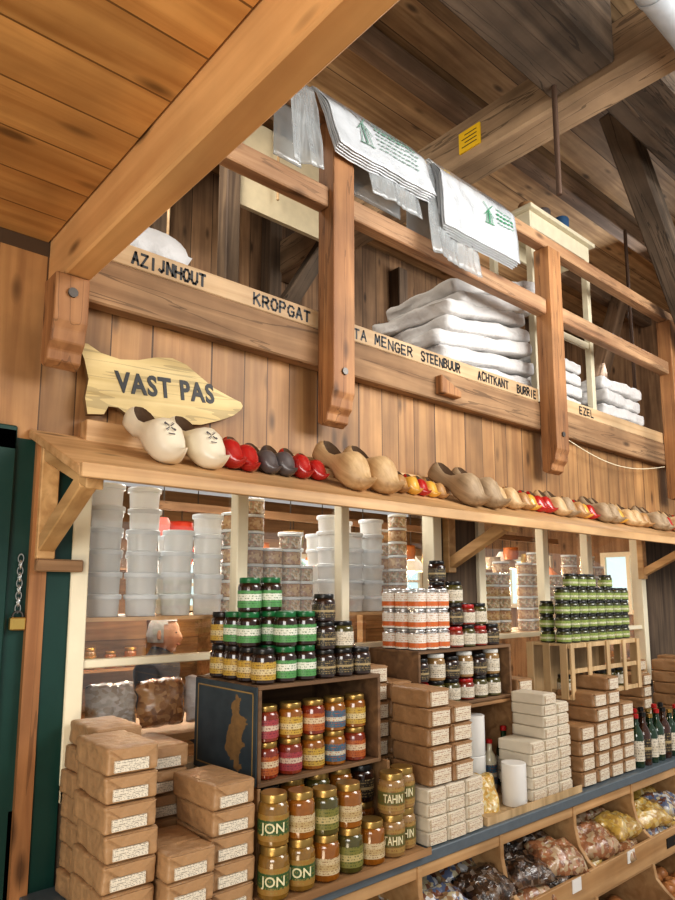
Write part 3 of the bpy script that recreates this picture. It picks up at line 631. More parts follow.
for i in range(3):
    y = -.37+i*.085; c4.box(2.762, 2.77, y, y+.035, 1.17, 1.41); c4.box(3.42, 3.428, y, y+.035, 1.17, 1.41)
ob('slatted_crate', c4.mesh('sc', W_cratel, bevel=.001), 'pale slatted wooden crate under small jars', 'crate')
crate(2.80, 3.40, -.26, -.03, .841, 1.168, W_crate, 'open wooden crate standing on the counter as riser')

# ------------------------------------------------------------------ jars
def jar(name, r, h, content, lidc, lab=None, text=None, textcol=None, lidh=.16, lz=(.12, .62)):
    b = MB().lathe([(0, 0), (r*.88, 0), (r, h*.04), (r, h*.72), (r*.93, h*.80), (r*.80, h*.85), (r*.80, h*.88)], 18)
    l = MB().lathe([(r*.86, h*(1-lidh)), (r*.88, h*(1-lidh)+.001), (r*.88, h-.003), (r*.84, h), (0, h)], 18)
    parts = [('lid', l.mesh('lid', lidc, smooth=True))]
    if lab:
        parts.append(('jar_label', MB().lathe([(r*1.0+.0006, h*lz[0]), (r*1.0+.0008, h*lz[0]), (r+.0008, h*lz[1]), (r+.0006, h*lz[1])], 18).mesh('jar_label', lab, smooth=True)))
    if text:
        tm = tmesh(text, 2*r*.42, .0004, .0004, textcol or BLACK); wd = max(v.co.x for v in tm.vertices)*2
        s = min(1.5, r*1.45/wd)
        for v in tm.vertices:
            x, y, z = v.co; a = x*s/r; R = r+.0016-y
            v.co = Vector((R*math.sin(a), -R*math.cos(a), z*1.0+h*(lz[0]+lz[1])/2))
        parts.append(('lettering', tm))
    return Proto(name, b.mesh('jar', content, smooth=True), parts)
def gl(name, c): return plain(name, c, .12, coat=.8, var=.3, nscale=50)
HONEY, TAN_, RED_, DK_, OLV, AMB = gl('honey', (.26, .095, .012)), gl('tahini_paste', (.30, .18, .07)), gl('red_sauce', (.20, .03, .012)), gl('dark_spread', (.03, .013, .008)), gl('pickle', (.08, .07, .018)), gl('amber_fill', (.22, .12, .025))
LG, LBk, LGold, LW, LR = (plain('green_lid', (.01, .13, .04), .3), plain('black_lid', (.012, .012, .012), .3), plain('gold_lid', (.38, .25, .08), .3, metal=.7), plain('white_lid', (.68, .68, .64), .35), plain('red_lid', (.40, .015, .015), .3))
lab_g = labelmat('label_green_white', (.10, .30, .10), (.70, .72, .62), (.04, .12, .05), .40, .80)
lab_w = labelmat('label_white', (.68, .63, .52), (.60, .54, .42), (.10, .08, .06))
lab_y = labelmat('label_yellow', (.50, .33, .06), (.60, .50, .28), (.10, .04, .02))
lab_o = labelmat('label_orange', (.42, .12, .03), (.60, .48, .32), (.2, .03, .015), .4, .75)
lab_b = labelmat('label_blue', (.05, .13, .20), (.54, .52, .42), (.4, .10, .02), .35, .6)
lab_p = labelmat('label_pink', (.34, .06, .07), (.58, .45, .35), (.14, .02, .04), .4, .7)
lab_k = labelmat('label_black', (.03, .025, .02), (.38, .30, .16), (.4, .3, .14), .45, .6)
lab_can = labelmat('label_can', (.74, .71, .64), (.60, .14, .03), (.45, .18, .06), .12, .42)
J = {'gw': jar('jar', .036, .102, DK_, LG, lab_g), 'hn': jar('jar', .036, .10, DK_, LBk, lab_y), 'dk': jar('jar', .036, .085, DK_, LBk, lab_k), 'wt': jar('jar', .036, .10, TAN_, LW, lab_w),
     'or': jar('jar', .037, .10, RED_, LGold, lab_o), 'bl': jar('jar', .037, .10, HONEY, LGold, lab_b), 'pk': jar('jar', .037, .10, RED_, LGold, lab_p), 'yl': jar('jar', .037, .10, HONEY, LGold, lab_y),
     'jon': jar('jar', .041, .128, AMB, LGold, labelmat('label_deep_brown', (.30, .17, .04), (.04, .10, .035), (.30, .22, .06), .22, .80), 'JON', plain('pale_print', (.74, .70, .46))),
     'tah': jar('jar', .041, .118, TAN_, LGold, labelmat('label_olive', (.34, .22, .07), (.12, .12, .035), (.22, .10, .03), .22, .80), 'TAHIN', plain('pale_print_two', (.80, .74, .5)), lz=(.12, .68)),
     'bk': jar('jar', .040, .112, DK_, LBk, lab_k), 'hb': jar('jar', .040, .118, HONEY, LGold, labelmat('label_cream_small', (.55, .45, .28), (.45, .34, .17), (.2, .1, .03)), lz=(.16, .52)), 'ol': jar('jar', .040, .118, OLV, LGold, labelmat('label_olive_two', (.20, .19, .05), (.45, .38, .18), (.05, .08, .02)), lz=(.14, .6)),
     'can': jar('tin_can', .033, .075, plain('tin', (.6, .6, .6), .3, metal=.8), plain('tin_lid', (.65, .65, .65), .3, metal=.8), lab_can, lidh=.1, lz=(.04, .80)),
     'sm': jar('jar', .033, .062, gl('dark_olive_glass', (.05, .055, .018)), LBk, labelmat('label_lime', (.26, .33, .08), (.58, .58, .40), (.05, .10, .02), .3, .6), lidh=.28, lz=(.12, .6)), 'rs': jar('jar', .036, .08, RED_, LR, lab_w), 'gd': jar('jar', .036, .085, OLV, LBk, lab_w)}
def cat_of(k): return 'tin can' if k == 'can' else 'jar'
JL = {'gw': 'glass jar with green lid and green-white label', 'hn': 'glass jar with black lid and yellow label', 'dk': 'small dark jar with black lid', 'wt': 'glass jar with white lid and cream label', 'or': 'jar with gold lid and orange label in a crate',
      'bl': 'jar with gold lid and blue label in a crate', 'pk': 'jar with gold lid and pink label in a crate', 'yl': 'jar with gold lid and yellow label in a crate', 'jon': 'large amber jar with gold lid and dark green label', 'tah': 'large tahini jar with gold lid and olive label',
      'bk': 'jar of dark spread with black lid', 'hb': 'honey-coloured jar with gold lid and cream label', 'ol': 'olive coloured jar with gold lid', 'can': 'small tin with white and orange label', 'sm': 'squat green jar with black lid and lime label', 'rs': 'jar of red sauce with red lid', 'gd': 'dark green jar with black lid and white label'}
def jr(k, x, y, z, grp): place(J[k], (x+random.uniform(-.0015, .0015), y+random.uniform(-.0015, .0015), z), (-.62 if k in ('jon', 'tah') else -.6+random.uniform(-.5, .5)), 1, JL[k], cat_of(k), grp)
G1 = 'jars on top of the painted crate'
XS = [1.165, 1.242, 1.319, 1.396, 1.473, 1.55]; YS = [-.335, -.258, -.181, -.104]
for iy, y in enumerate(YS): jr('hn', XS[0], y, 1.371, G1)
for iy, y in enumerate(YS[:3]): jr('gw', XS[1], y, 1.371, G1); jr('gw', XS[2], y, 1.371, G1)
for ix in (3, 4):
    for iy in (0, 1): jr('dk', XS[ix], YS[iy], 1.371, G1); jr('dk' if (ix+iy) % 2 else 'gd', XS[ix], YS[iy], 1.457, G1)
jr('dk', XS[3], YS[0], 1.543, G1)
jr('bk', XS[5], YS[1], 1.371, G1); jr('dk', XS[5], YS[0]-.0, 1.371, G1)
jr('gw', XS[0], YS[2], 1.472, G1); jr('gw', XS[0], YS[1], 1.472, G1); jr('hn', XS[0], YS[3], 1.472, G1)
jr('gw', XS[1], YS[1], 1.474, G1); jr('gw', XS[1], YS[0], 1.474, G1); jr('gw', XS[2], YS[0], 1.474, G1); jr('gw', XS[2], YS[1], 1.474, G1)
jr('gw', XS[0], YS[1], 1.575, G1); jr('gw', XS[1], YS[1], 1.577, G1); jr('gw', XS[1], YS[2], 1.474, G1)
G2 = 'jars inside the painted crate'
rows = ['or', 'pk', 'yl', 'bl', 'or', 'ol']
rw2 = ['pk', 'yl', 'or', 'bl', 'yl', 'or']
for ix in range(5):
    x = 1.178+ix*.086
    jr(rows[ix % 6], x, -.335, 1.108, G2); jr(rw2[ix % 6], x, -.335, 1.209, G2); jr('hb' if ix % 2 else 'bk', x, -.245, 1.108, G2)
G3 = 'jars inside the lower crate'
for ix in range(5):
    x = 1.19+ix*.094
    jr(['hb', 'or', 'ol', 'bk', 'hb'][ix], x, -.325, .854, G3)
    jr(['bk', 'hb', 'ol', 'hb', 'bk'][ix], x, -.325, .973, G3)
    jr(['bk', 'bk', 'hb', 'ol', 'bk'][ix], x, -.23, .854, G3)
G4 = 'large jars standing at the counter edge'
XX = [1.108, 1.196, 1.284, 1.372, 1.460, 1.548]
for ix, k in enumerate(['jon', 'jon', 'hb', 'ol', 'hb', 'tah']): jr(k, XX[ix], -.475, .853, G4)
jr('jon', XX[0], -.475, .982, G4); jr('hb', XX[1], -.475, .982, G4); jr('ol', XX[2], -.475, .972, G4); jr('hb', XX[3], -.475, .972, G4); jr('tah', XX[5], -.475, .972, G4); jr('tah', 1.62, -.45, .853, G4); jr('tah', 1.62, -.45, .972, G4)
G5 = 'tins stacked on the dark crate'
for iz in range(3):
    for ix in range(3): jr('can', 1.925+ix*.068, -.25, 1.421+iz*.0765, G5)
    for iy in range(2): jr('can', 1.925, -.18+iy*.068, 1.421+iz*.0765, G5)
G6 = 'small jars stacked on the dark crate'
for iz in range(3):
    for ix in range((4, 3, 1)[iz]):
        jr(['gd', 'rs', 'dk', 'rs', 'gd', 'wt'][(iz*2+ix) % 6] if iz else ['rs', 'gd', 'rs', 'dk'][ix], 2.14+ix*.078, -.25, 1.421+iz*.086, G6)
        jr('dk', 2.14+ix*.078, -.165, 1.421+iz*.086, G6)
jr('dk', 2.14, -.165, 1.679, G6)
for ix in range(6): jr('gd' if ix % 3 else 'rs', 1.935+ix*.088, -.25, 1.218, 'jars inside the dark crate'); jr('wt' if ix % 2 else 'dk', 1.935+ix*.088, -.25, 1.304, 'jars inside the dark crate')
G7 = 'squat jars stacked on the slatted crate'
for iz in range(5):
    for ix in range(8):
        if iz == 4 and ix in (0, 4, 6, 7): continue
        jr('sm', 2.81+ix*.080, -.33, 1.411+iz*.0625, G7)
    if iz < 3: jr('sm', 2.81, -.25, 1.411+iz*.0625, G7)
for ix in range(6): jr('gd', 2.84+ix*.1, -.31, 1.183, 'jars inside the slatted crate')
def bottle(name, r, h, glassm, capm, labm):
    b = MB().lathe([(0, 0), (r*.92, 0), (r, .004), (r, h*.58), (r*.8, h*.68), (r*.38, h*.78), (r*.34, h*.93), (r*.36, h*.94)], 16)
    c = MB().lathe([(r*.42, h*.92), (r*.43, h*.921), (r*.43, h*.995), (r*.38, h), (0, h)], 14)
    l = MB().lathe([(r+.0006, h*.12), (r+.0008, h*.121), (r+.0008, h*.5), (r+.0006, h*.501)], 16)
    return Proto(name, b.mesh('bottle', glassm, smooth=True), [('cap', c.mesh('cap', capm, smooth=True)), ('bottle_label', l.mesh('bl', labm, smooth=True))])
BG = gl('dark_green_glass', (.012, .04, .016)); BRN = gl('brown_glass', (.05, .016, .006)); WHB = gl('milky_bottle', (.70, .66, .5))
BT = [bottle('bottle', .031, .235, BG, LR, lab_w), bottle('bottle', .031, .235, BRN, LBk, lab_k), bottle('bottle', .031, .22, BG, LGold, lab_w), bottle('bottle', .031, .20, WHB, LR, lab_b)]
BL = ['dark green glass bottle with red cap and white label', 'dark brown glass bottle with black cap', 'dark green bottle with gold cap and white label', 'milky bottle with red cap and blue label']
for ix in range(7):
    for iy in range(2):
        k = (ix+iy) % 3; place(BT[k], (3.19+ix*.072, -.455+iy*.075, .841), -.6, 1, BL[k], 'bottle', 'bottles standing on the counter')
place(BT[1], (2.635, -.40, .851), -.6, .75, 'small dark bottle beside white packages', 'bottle')
place(BT[3], (2.345, -.25, .854), -.6, .95, BL[3], 'bottle'); place(BT[0], (2.43, -.26, .854), -.6, 1, BL[0], 'bottle')
roll = Proto('plastic_tub', MB().lathe([(0, 0), (.044, 0), (.046, .004), (.046, .148), (.044, .15), (0, .15)], 24).mesh('tub', PLASTW, smooth=True))
for x, y, z in ((2.13, -.26, .854), (2.13, -.26, 1.005), (2.25, -.43, .851), (2.23, -.26, .854), (2.23, -.26, 1.005)):
    place(roll, (x, y, z), 0, 1, 'plain white cylindrical tub standing by the crate', 'tub', 'white tubs by the crate')
yb = pillow(.13, .20, .06, 31, candy('noodle_yellow', [(.60, .42, .12), (.55, .32, .06), (.66, .55, .3)], 90), name='bag')
ob('pasta_bag', yb, 'yellow bag of pasta leaning on the tub', 'bag', loc=(2.12, -.36, .862), rot=(1.2, 0, -.3))
cardm = [plain('yellow_box', (.65, .45, .06), .5), plain('blue_box', (.05, .14, .36), .5), plain('green_box', (.1, .3, .1), .5)]
for i, x in enumerate((1.98, 2.045)):
    ob('carton_box', MB().box(-.03, .03, -.02, .02, 0, .13).mesh('cb', cardm[i % 3], bevel=.001), 'small printed carton standing by the tubs', 'carton', 'small cartons', loc=(x, -.25, .854), rot=(0, 0, -.1))

# ------------------------------------------------------------------ things in other room
ob('inner_shelf', MB().box(.80, 2.33, .10, .46, 1.518, 1.53).mesh('is', W_shelf), 'wooden shelf behind window glass', 'shelf')
ob('inner_shelf.001', MB().box(.80, 2.33, .10, .46, 1.12, 1.145).mesh('is', W_shelf), 'lower wooden shelf behind window glass', 'shelf')
ob('inner_shelf.002', MB().box(2.68, 4.3, .10, .46, 1.38, 1.405).mesh('is', W_shelf), 'wooden shelf behind second window', 'shelf')
for a in (.80, 2.31): ob('shelf_upright', MB().box(a, a+.02, .46, .50, 0, 1.9).mesh('su', W_shelf), 'wooden upright of the inner shelf', 'shelf upright', 'inner shelf uprights')
tub = Proto('storage_tub', MB().lathe([(0, 0), (.054, 0), (.056, .002), (.059, .066)], 24).mesh('tub', PLAST, smooth=True), [('lid', MB().lathe([(.059, .064), (.066, .064), (.067, .079), (.064, .083), (0, .082)], 24).mesh('lid', TUBLID, smooth=True))])
def tubs(x, y, n, s=1, w_=.90):
    for i in range(n): place(tub, (x+random.uniform(-.003, .003), y, 1.531+i*.0835*s), 0, s, 'white translucent lidded tub stacked behind window', 'tub', 'white tubs stacked behind the window', sc=(w_, w_, s))
for x, n, s in ((.885, 6, .86), (1.015, 6, .86), (1.145, 4, .88), (1.265, 5, .86)): tubs(x, .17, n, s, .86)
for x, n, s in ((.95, 5, .86), (1.08, 4, .86), (1.20, 4, .86)): tubs(x, .325, n, s, .84)
for x, y, n, s in ((1.85, .17, 6, .80), (1.97, .17, 5, .80), (2.09, .17, 6, .80), (1.75, .31, 5, .80), (1.90, .31, 5, .80), (2.03, .31, 6, .80), (2.16, .31, 5, .80)): tubs(x, y, n, s, .84)
spice = candy('spice_mix', [(.46, .33, .19), (.62, .54, .42), (.34, .18, .10), (.24, .21, .12)], 110)
spice2 = candy('nut_mix', [(.42, .25, .11), (.55, .38, .2), (.32, .16, .07)], 90)
gjs = [Proto('glass_jar', MB().lathe([(0, 0), (.048, 0), (.052, .004), (.052, .055), (.046, .058)], 20).mesh('gj', sp_, smooth=True), [('lid', MB().lathe([(.05, .058), (.053, .058), (.053, .068), (.05, .07), (0, .07)], 20).mesh('lid', JARLID, smooth=True))]) for sp_ in (spice, spice2)]
for x, y, n in ((1.37, .17, 6), (1.46, .17, 7), (1.55, .17, 4), (1.64, .17, 5), (1.42, .29, 6), (1.52, .29, 7), (1.72, .19, 3), (2.26, .17, 7), (2.27, .29, 6)):
    for i in range(n): place(gjs[i % 2], (x, y, 1.531+i*.0625), 0, 1, 'slim clear tub of nuts stacked behind window', 'tub', 'nut tubs behind the window', sc=(.84, .84, .88))
for x, n in ((2.76, 4), (2.88, 5), (3.0, 5), (3.1, 6), (3.32, 6), (3.43, 7), (3.54, 4), (3.63, 5), (3.80, 7), (3.91, 5), (4.02, 7), (4.13, 6)):
    for i in range(n): place(gjs[i % 2] if x > 2.9 else tub, (x, .20, 1.406+i*(.0625 if x > 2.9 else .0715)), 0, 1, 'lidded container stacked behind the second window', 'container', 'containers behind the second window', sc=(.88, .88, .88) if x > 2.9 else (.8, .8, .85))
flb = [pillow(.17, .22, .09, 40+i, m_, name='food_bag') for i, m_ in enumerate((candy('nuts_grey', [(.5, .45, .38), (.6, .55, .5), (.4, .33, .25)], 60), candy('nuts_brown', [(.35, .17, .06), (.5, .28, .12), (.25, .11, .04)], 50), SACK))]
for i in range(8):
    ob('food_bag', flb[i % 3], 'clear bag of dry food standing on lower shelf', 'bag', 'food bags on the lower inner shelf', loc=(.93+i*.18, .24, 1.232), rot=(1.45, 0, random.uniform(-.1, .1)), sc=(1, .72, 1))
LC = ((ENAM, 'red'), (ENAMW, 'cream'), (ENAMO, 'orange'), (ENAMG, 'green'))
for i, (x, y, z) in enumerate(((1.95, 1.9, 1.95), (3.2, 1.4, 1.72), (3.5, 2.2, 1.88), (4.9, 2.0, 1.85), (2.7, 2.8, 1.85), (4.4, 1.1, 1.8), (5.8, 1.6, 1.75), (2.95, 1.9, 1.78), (1.62, 2.9, 1.8), (3.9, 1.6, 1.78), (5.2, 1.2, 1.70))):
    mt, cn = LC[i % 4]
    o = ob('pendant_lamp', MB().lathe([(.03, .13), (.05, .10), (.13, .02), (.14, 0), (.136, 0), (.045, .095)], 24).mesh('sh', mt, smooth=True), cn+' enamel pendant lamp hanging in the other room', 'lamp', 'pendant lamps', loc=(x, y, z))
    ob('bulb', MB().lathe([(0, -.03), (.03, -.01), (.035, .02), (.02, .05), (0, .06)], 12).mesh('bu', BULB, smooth=True), parent=o)
    ob('cord', MB().cyl((0, 0, .12), (0, 0, 2.6-z), .004, n=6).mesh('co', BLACK), parent=o)
    l = bpy.data.lights.new('lamp_light', 'POINT'); l.energy = 11; l.color = (1, .70, .42); l.shadow_soft_size = .05
    lo = bpy.data.objects.new('lamp_light', l); COL.objects.link(lo); lo.location = (x, y, z-.06)
rs = MB()
for z in (.6, 1.0, 1.4, 1.8): rs.box(.6, 2.7, 3.3, 3.6, z, z+.02)
for x in (.6, 1.7, 2.68): rs.box(x, x+.02, 3.3, 3.6, 0, 2.1)
ob('rear_shelving', rs.mesh('rs', W_crate), 'wooden shelving with goods in other room', 'shelving')
rs = MB()
for z in (.6, 1.0, 1.38): rs.box(3.3, 6.8, 3.5, 3.8, z, z+.02)
for x in (3.3, 4.6, 6.0): rs.box(x, x+.02, 3.5, 3.8, 0, 1.6)
ob('rear_shelving', rs.mesh('rs', W_crate), 'low wooden shelving along the far wall', 'shelving')
for i in range(11):
    for z, ks in ((1.021, ['hb', 'tah', 'or', 'jon', 'bl']), (1.421, ['can', 'rs', 'hb', 'gd']), (1.821, ['or', 'hb', 'can'])):
        jk = ks[i % len(ks)]; place(J[jk], (.75+i*.17, 3.4, z), 0, 1.3, JL[jk], 'jar' if jk != 'can' else 'tin can', 'jars on the rear shelving')
for i in range(16):
    jk = ['can', 'rs', 'hb', 'gd', 'wt'][i % 5]; place(J[jk], (3.42+i*.2, 3.6, 1.401), 0, 1.6, JL[jk], 'jar' if jk != 'can' else 'tin can', 'jars on the low rear shelving')
potp = [MB().lathe([(0, 0), (.05, .005), (.06, .05), (.055, .09), (.06, .095), (.05, .09), (.045, .01), (0, .01)], 16).mesh('pot', mt, smooth=True) for mt in (ENAM, ENAMW, ENAMO, BRASS, ENAMG)]
for i in range(14):
    o = ob('hanging_mug', potp[i % 5], 'small enamel mug hanging from a hook rail', 'mug', 'mugs hanging in the other room', loc=(1.6+i*.23, 1.0, 1.86-(i % 3)*.04))
    ob('hook', MB().cyl((0, 0, .09), (0, 0, 2.01-(1.86-(i % 3)*.04)), .003, n=6).mesh('hk', BLACK), parent=o)
ob('hook_rail', MB().box(1.4, 5.0, .98, 1.02, 2.01, 2.05).mesh('hr', W_oldb), 'brown wooden rail with hanging mugs', 'rail')

def skin(name, vts, eds, rads, mat, root=0, sub=2):
    me = bpy.data.meshes.new(name); me.from_pydata(vts, eds, [])
    o = bpy.data.objects.new(name, me); COL.objects.link(o)
    md = o.modifiers.new('s', 'SKIN'); md.use_smooth_shade = True
    for i, r in enumerate(rads): me.skin_vertices[0].data[i].radius = r if isinstance(r, tuple) else (r, r)
    me.skin_vertices[0].data[root].use_root = True
    s = o.modifiers.new('u', 'SUBSURF'); s.levels = sub; s.render_levels = sub
    dg = bpy.context.evaluated_depsgraph_get(); r = bpy.data.meshes.new_from_object(o.evaluated_get(dg)); bpy.data.objects.remove(o)
    r.materials.clear(); r.materials.append(mat)
    for p in r.polygons: p.use_smooth = True; p.material_index = 0
    return r
V = [(0, 0, .80), (0, 0, .95), (0, 0, 1.12), (0, -.01, 1.24), (0, -.02, 1.31), (0, -.03, 1.37),
     (.16, 0, 1.22), (.21, -.02, .98), (.19, -.16, .80), (.17, -.24, .76), (-.16, 0, 1.22), (-.21, -.02, .98), (-.19, -.16, .80), (-.17, -.24, .76),
     (.09, 0, .76), (.10, -.01, .42), (.10, .01, .07), (.10, -.13, .03), (-.09, 0, .76), (-.10, -.01, .42), (-.10, .01, .07), (-.10, -.13, .03)]
E = [(0, 1), (1, 2), (2, 3), (3, 4), (4, 5), (3, 6), (6, 7), (7, 8), (8, 9), (3, 10), (10, 11), (11, 12), (12, 13), (0, 14), (14, 15), (15, 16), (16, 17), (0, 18), (18, 19), (19, 20), (20, 21)]
RR = [(.15, .11), (.14, .10), (.16, .11), (.15, .11), (.075, .07), (.06, .06), .075, .05, .035, .03, .075, .05, .035, .03, .085, .06, .045, .035, .085, .06, .045, .035]
person = ob('person', skin('person', V, E, RR, COAT), 'grey-haired person in dark coat seen behind the glass', 'person', loc=(1.87, 1.75, -.025), rot=(0, 0, .75), sc=(1, 1, .985))
hd = bpy.data.meshes.new('head'); bm = bmesh.new(); bmesh.ops.create_uvsphere(bm, u_segments=24, v_segments=18, radius=1)
for v in bm.verts:
    x, y, z = v.co; nx = .075*x*(1-.18*max(0, -z)); ny = .095*y; nz = .118*z
    if y < -.5 and abs(x) < .25 and -.35 < z < .15: ny -= .022*(1-abs(x)/.25)*(1-abs(z+.15)/.4 if z > -.35 else 0)
    if y < -.6 and .0 < z < .3 and .15 < abs(x) < .6: ny += .006
    if y < -.5 and z < -.7: ny -= .008
    v.co = Vector((nx, ny, nz))
bm.to_mesh(hd); bm.free(); hd.materials.append(SKIN)
for p in hd.polygons: p.use_smooth = True
HL = (0, -.035, 1.415)
ob('head', hd, parent=person, loc=HL)
hb = bpy.data.meshes.new('hair'); bm = bmesh.new(); bmesh.ops.create_uvsphere(bm, u_segments=24, v_segments=18, radius=1)
bmesh.ops.delete(bm, geom=[v for v in bm.verts if (v.co.y < -.45 and v.co.z < .55) or v.co.z < -.35], context='VERTS')
for v in bm.verts:
    n_ = noise.noise(v.co*6)*.006; v.co = Vector((v.co.x*(.082+n_), v.co.y*(.103+n_), v.co.z*(.126+n_)))
bm.to_mesh(hb); bm.free(); hb.materials.append(HAIR)
for p in hb.polygons: p.use_smooth = True
ob('hair', hb, parent=person, loc=HL)
fe = MB()
for sx in (-1, 1): fe.lathe([(0, -.006), (.006, 0), (0, .006)], 8, 0, (HL[0]+sx*.028, HL[1]-.083, HL[2]+.015))
ob('eyes', fe.mesh('eyes', BLACK, smooth=True), parent=person)
mo = MB().box(-.022, .022, HL[1]-.094, HL[1]-.084, HL[2]-.058, HL[2]-.052); ob('mouth', mo.mesh('mouth', plain('lips', (.4, .15, .12), .5), bevel=.001), parent=person)
for sx in (-1, 1):
    em = MB().lathe([(0, -.028), (.012, -.02), (.014, .01), (.008, .028), (0, .03)], 8, 0, (HL[0]+sx*.078, HL[1], HL[2])); ob('ear', em.mesh('ear', SKIN, smooth=True), parent=person)
for sx in (-1, 1):
    b0 = Vector((sx*.165, -.25, .75))
    hv = [b0, b0+Vector((0, -.06, -.02))]; he = [(0, 1)]; hr = [(.03, .018), (.035, .016)]
    for fi, (dx, ln) in enumerate(((-.027, .065), (-.009, .075), (.009, .07), (.026, .055))):
        a = len(hv); hv += [b0+Vector((dx, -.085, -.025)), b0+Vector((dx*1.1, -.085-ln*.55, -.035)), b0+Vector((dx*1.1, -.085-ln*.85, -.06))]; he += [(1, a), (a, a+1), (a+1, a+2)]; hr += [.009, .0085, .007]
    a = len(hv); hv += [b0+Vector((-sx*.035, -.035, -.02)), b0+Vector((-sx*.055, -.07, -.03))]; he += [(0, a), (a, a+1)]; hr += [.011, .009]
    ob('hand', skin('hand', hv, he, hr, SKIN, sub=1), parent=person)
l = bpy.data.lights.new('person_fill_light', 'POINT'); l.energy = 5; l.color = (1, .9, .78); l.shadow_soft_size = .1  # added fill to brighten the person behind the glass; no lamp stands here
lo = bpy.data.objects.new('person_fill_light', l); COL.objects.link(lo); lo.location = (1.2, .95, 1.75)

# ------------------------------------------------------------------ loft contents
def surf(x0, x1, seed, out, skew, u, L, extra=0, wav=1.0, sl=.12):
    # L: signed length along the sheet (negative = behind the rail, 0..0.07 over the rail, above = hanging in front)
    l = max(0, L-.07); amp = min(1, l*9)
    if L < 0: y, z = -.064+out*.4+extra, HT+.002+L
    elif L < .07: y, z = -.066-L-extra*.4, HT+.004+out*.5+.004*math.sin(L/.07*math.pi)+extra
    else: y, z = -.139-out*min(1, l/.08)-sl*l-extra, HT+.002+out*.3-l*.99
    wv = (math.sin(u*4+seed)*.006+noise.noise(Vector((u*3+seed, l*4, seed)))*.010+noise.noise(Vector((u*11+seed, l*10, seed)))*.006)*wav
    y -= (wv+.012)*amp
    x = x0+(x1-x0)*u+skew*l
    return Vector((x, y, z))
def drape(x0, x1, drop, back, seed, out, skew=0, mat=BAGP, nx=40, ny=28, wav=1.0):
    m = MB(); vs = []; N = ny+1
    for k in range(nx+1):
        for i in range(N): vs.append(surf(x0, x1, seed, out, skew, k/nx, i/ny*(drop+back+.07)-back, 0, wav))
    m.add(vs, [(k*N+i, (k+1)*N+i, (k+1)*N+i+1, k*N+i+1) for k in range(nx) for i in range(ny)])
    me = m.mesh('bag', mat)
    bm = bmesh.new(); bm.from_mesh(me); bmesh.ops.solidify(bm, geom=bm.faces[:], thickness=.0025); bm.to_mesh(me); bm.free()
    for p in me.polygons: p.use_smooth = True
    return me
def bagprint(args, segs, mat):
    x0, x1, seed, out, skew = args; m = MB(); W = x1-x0
    for (a0, b0), (a1, b1), t in segs:
        n = 6; d = Vector((a1-a0, b1-b0)).normalized(); pr = Vector((-d.y, d.x))*t/2; vs = []
        for i in range(n+1):
            a = a0+(a1-a0)*i/n; b = b0+(b1-b0)*i/n
            for s in (-1, 1): vs.append(surf(x0, x1, seed, out, skew, .5+(a+pr.x*s)/W, .07+b+pr.y*s, .005))
        m.add(vs, [(2*i, 2*i+1, 2*i+3, 2*i+2) for i in range(n)])
    return m.mesh('print', mat)
mill = [((0, .06), (.042, .105), .004), ((0, .06), (-.042, .105), .004), ((0, .06), (.042, .018), .004), ((0, .06), (-.042, .018), .004), ((-.014, .07), (-.026, .15), .005), ((.014, .07), (.026, .15), .005), ((0, .065), (0, .15), .010), ((-.04, .155), (.04, .155), .005)]
for bi, (x0, x1, dr, sd, sk) in enumerate(((1.51, 2.05, .26, 3.0, .24), (2.19, 2.74, .37, 9.4, -.04))):
    for i in range(5):
        o = ob('carrier_bag', drape(x0-i*.002+random.uniform(-.004, .004), x1+i*.002+random.uniform(-.006, .006), dr-i*.002, .10+i*.01, sd, .002+.0095*i, sk+random.uniform(-.015, .015) if i < 4 else sk), 'silvery white plastic carrier bag draped over the handrail', 'carrier bag', 'plastic bags draped on the handrail')
    args = (x0, x1, sd, .040, sk); dx = -.10 if bi == 0 else .06; q = 1.0 if bi == 0 else .8; oy = .03 if bi == 0 else .10
    ob('printed_windmill', bagprint(args, [((a[0]*q+dx, a[1]*q+oy), (b_[0]*q+dx, b_[1]*q+oy), t) for a, b_, t in mill], GREENINK if bi else GREYINK), parent=o)
    st_ = random.getstate(); random.seed(5+bi); rr_ = []
    for r in range(7 if bi == 0 else 4):
        a = dx+.06*q+.01; b = .045+r*.021 if bi == 0 else .125+r*.024
        while a < min(.24, dx+.30):
            wl = random.uniform(.010, .030); rr_.append(((a, b), (a+wl, b), .010 if r in (1, 2) else .0045)); a += wl+.006
    random.setstate(st_)
    ob('printed_text', bagprint(args, rr_, GREENINK if bi else GREYINK), parent=o)
BD = 'grey translucent plastic bag hanging from the handrail'
for a in ((1.365, 1.50, .38, .30, 22, .002, 0), (1.76, 2.06, .36, .30, 25, .0, .0), (2.10, 2.46, .50, .35, 27, .0, .0)):
    ob('carrier_bag', drape(*a, BAGD, wav=1.6), BD, 'carrier bag', 'grey bags behind the silvery ones')
sk_ = [brick(.76, .52, .088, SACK, 20+i, None, name='paper_sack', r=.020, soft=.030, fq=.34) for i in range(3)]
for i in range(7):
    ob('paper_sack', sk_[i % 3].me, 'full white paper sack lying slanted in a stack', 'sack', 'white sacks stacked on the mezzanine', loc=(2.80+i*.03+random.uniform(-.06, .06), .05, 2.700+i*.088), rot=(random.uniform(-.02, .02), -.05-i*.035, random.uniform(-.09, .09)))
for i in range(5):
    ob('paper_sack', sk_[i % 3].me, 'small white paper sack between the stand legs', 'sack', 'white sacks stacked on the mezzanine', loc=(3.64, .10, 2.665+i*.080), rot=(0, 0, random.uniform(-.05, .05)), sc=(.66, .42, .85))
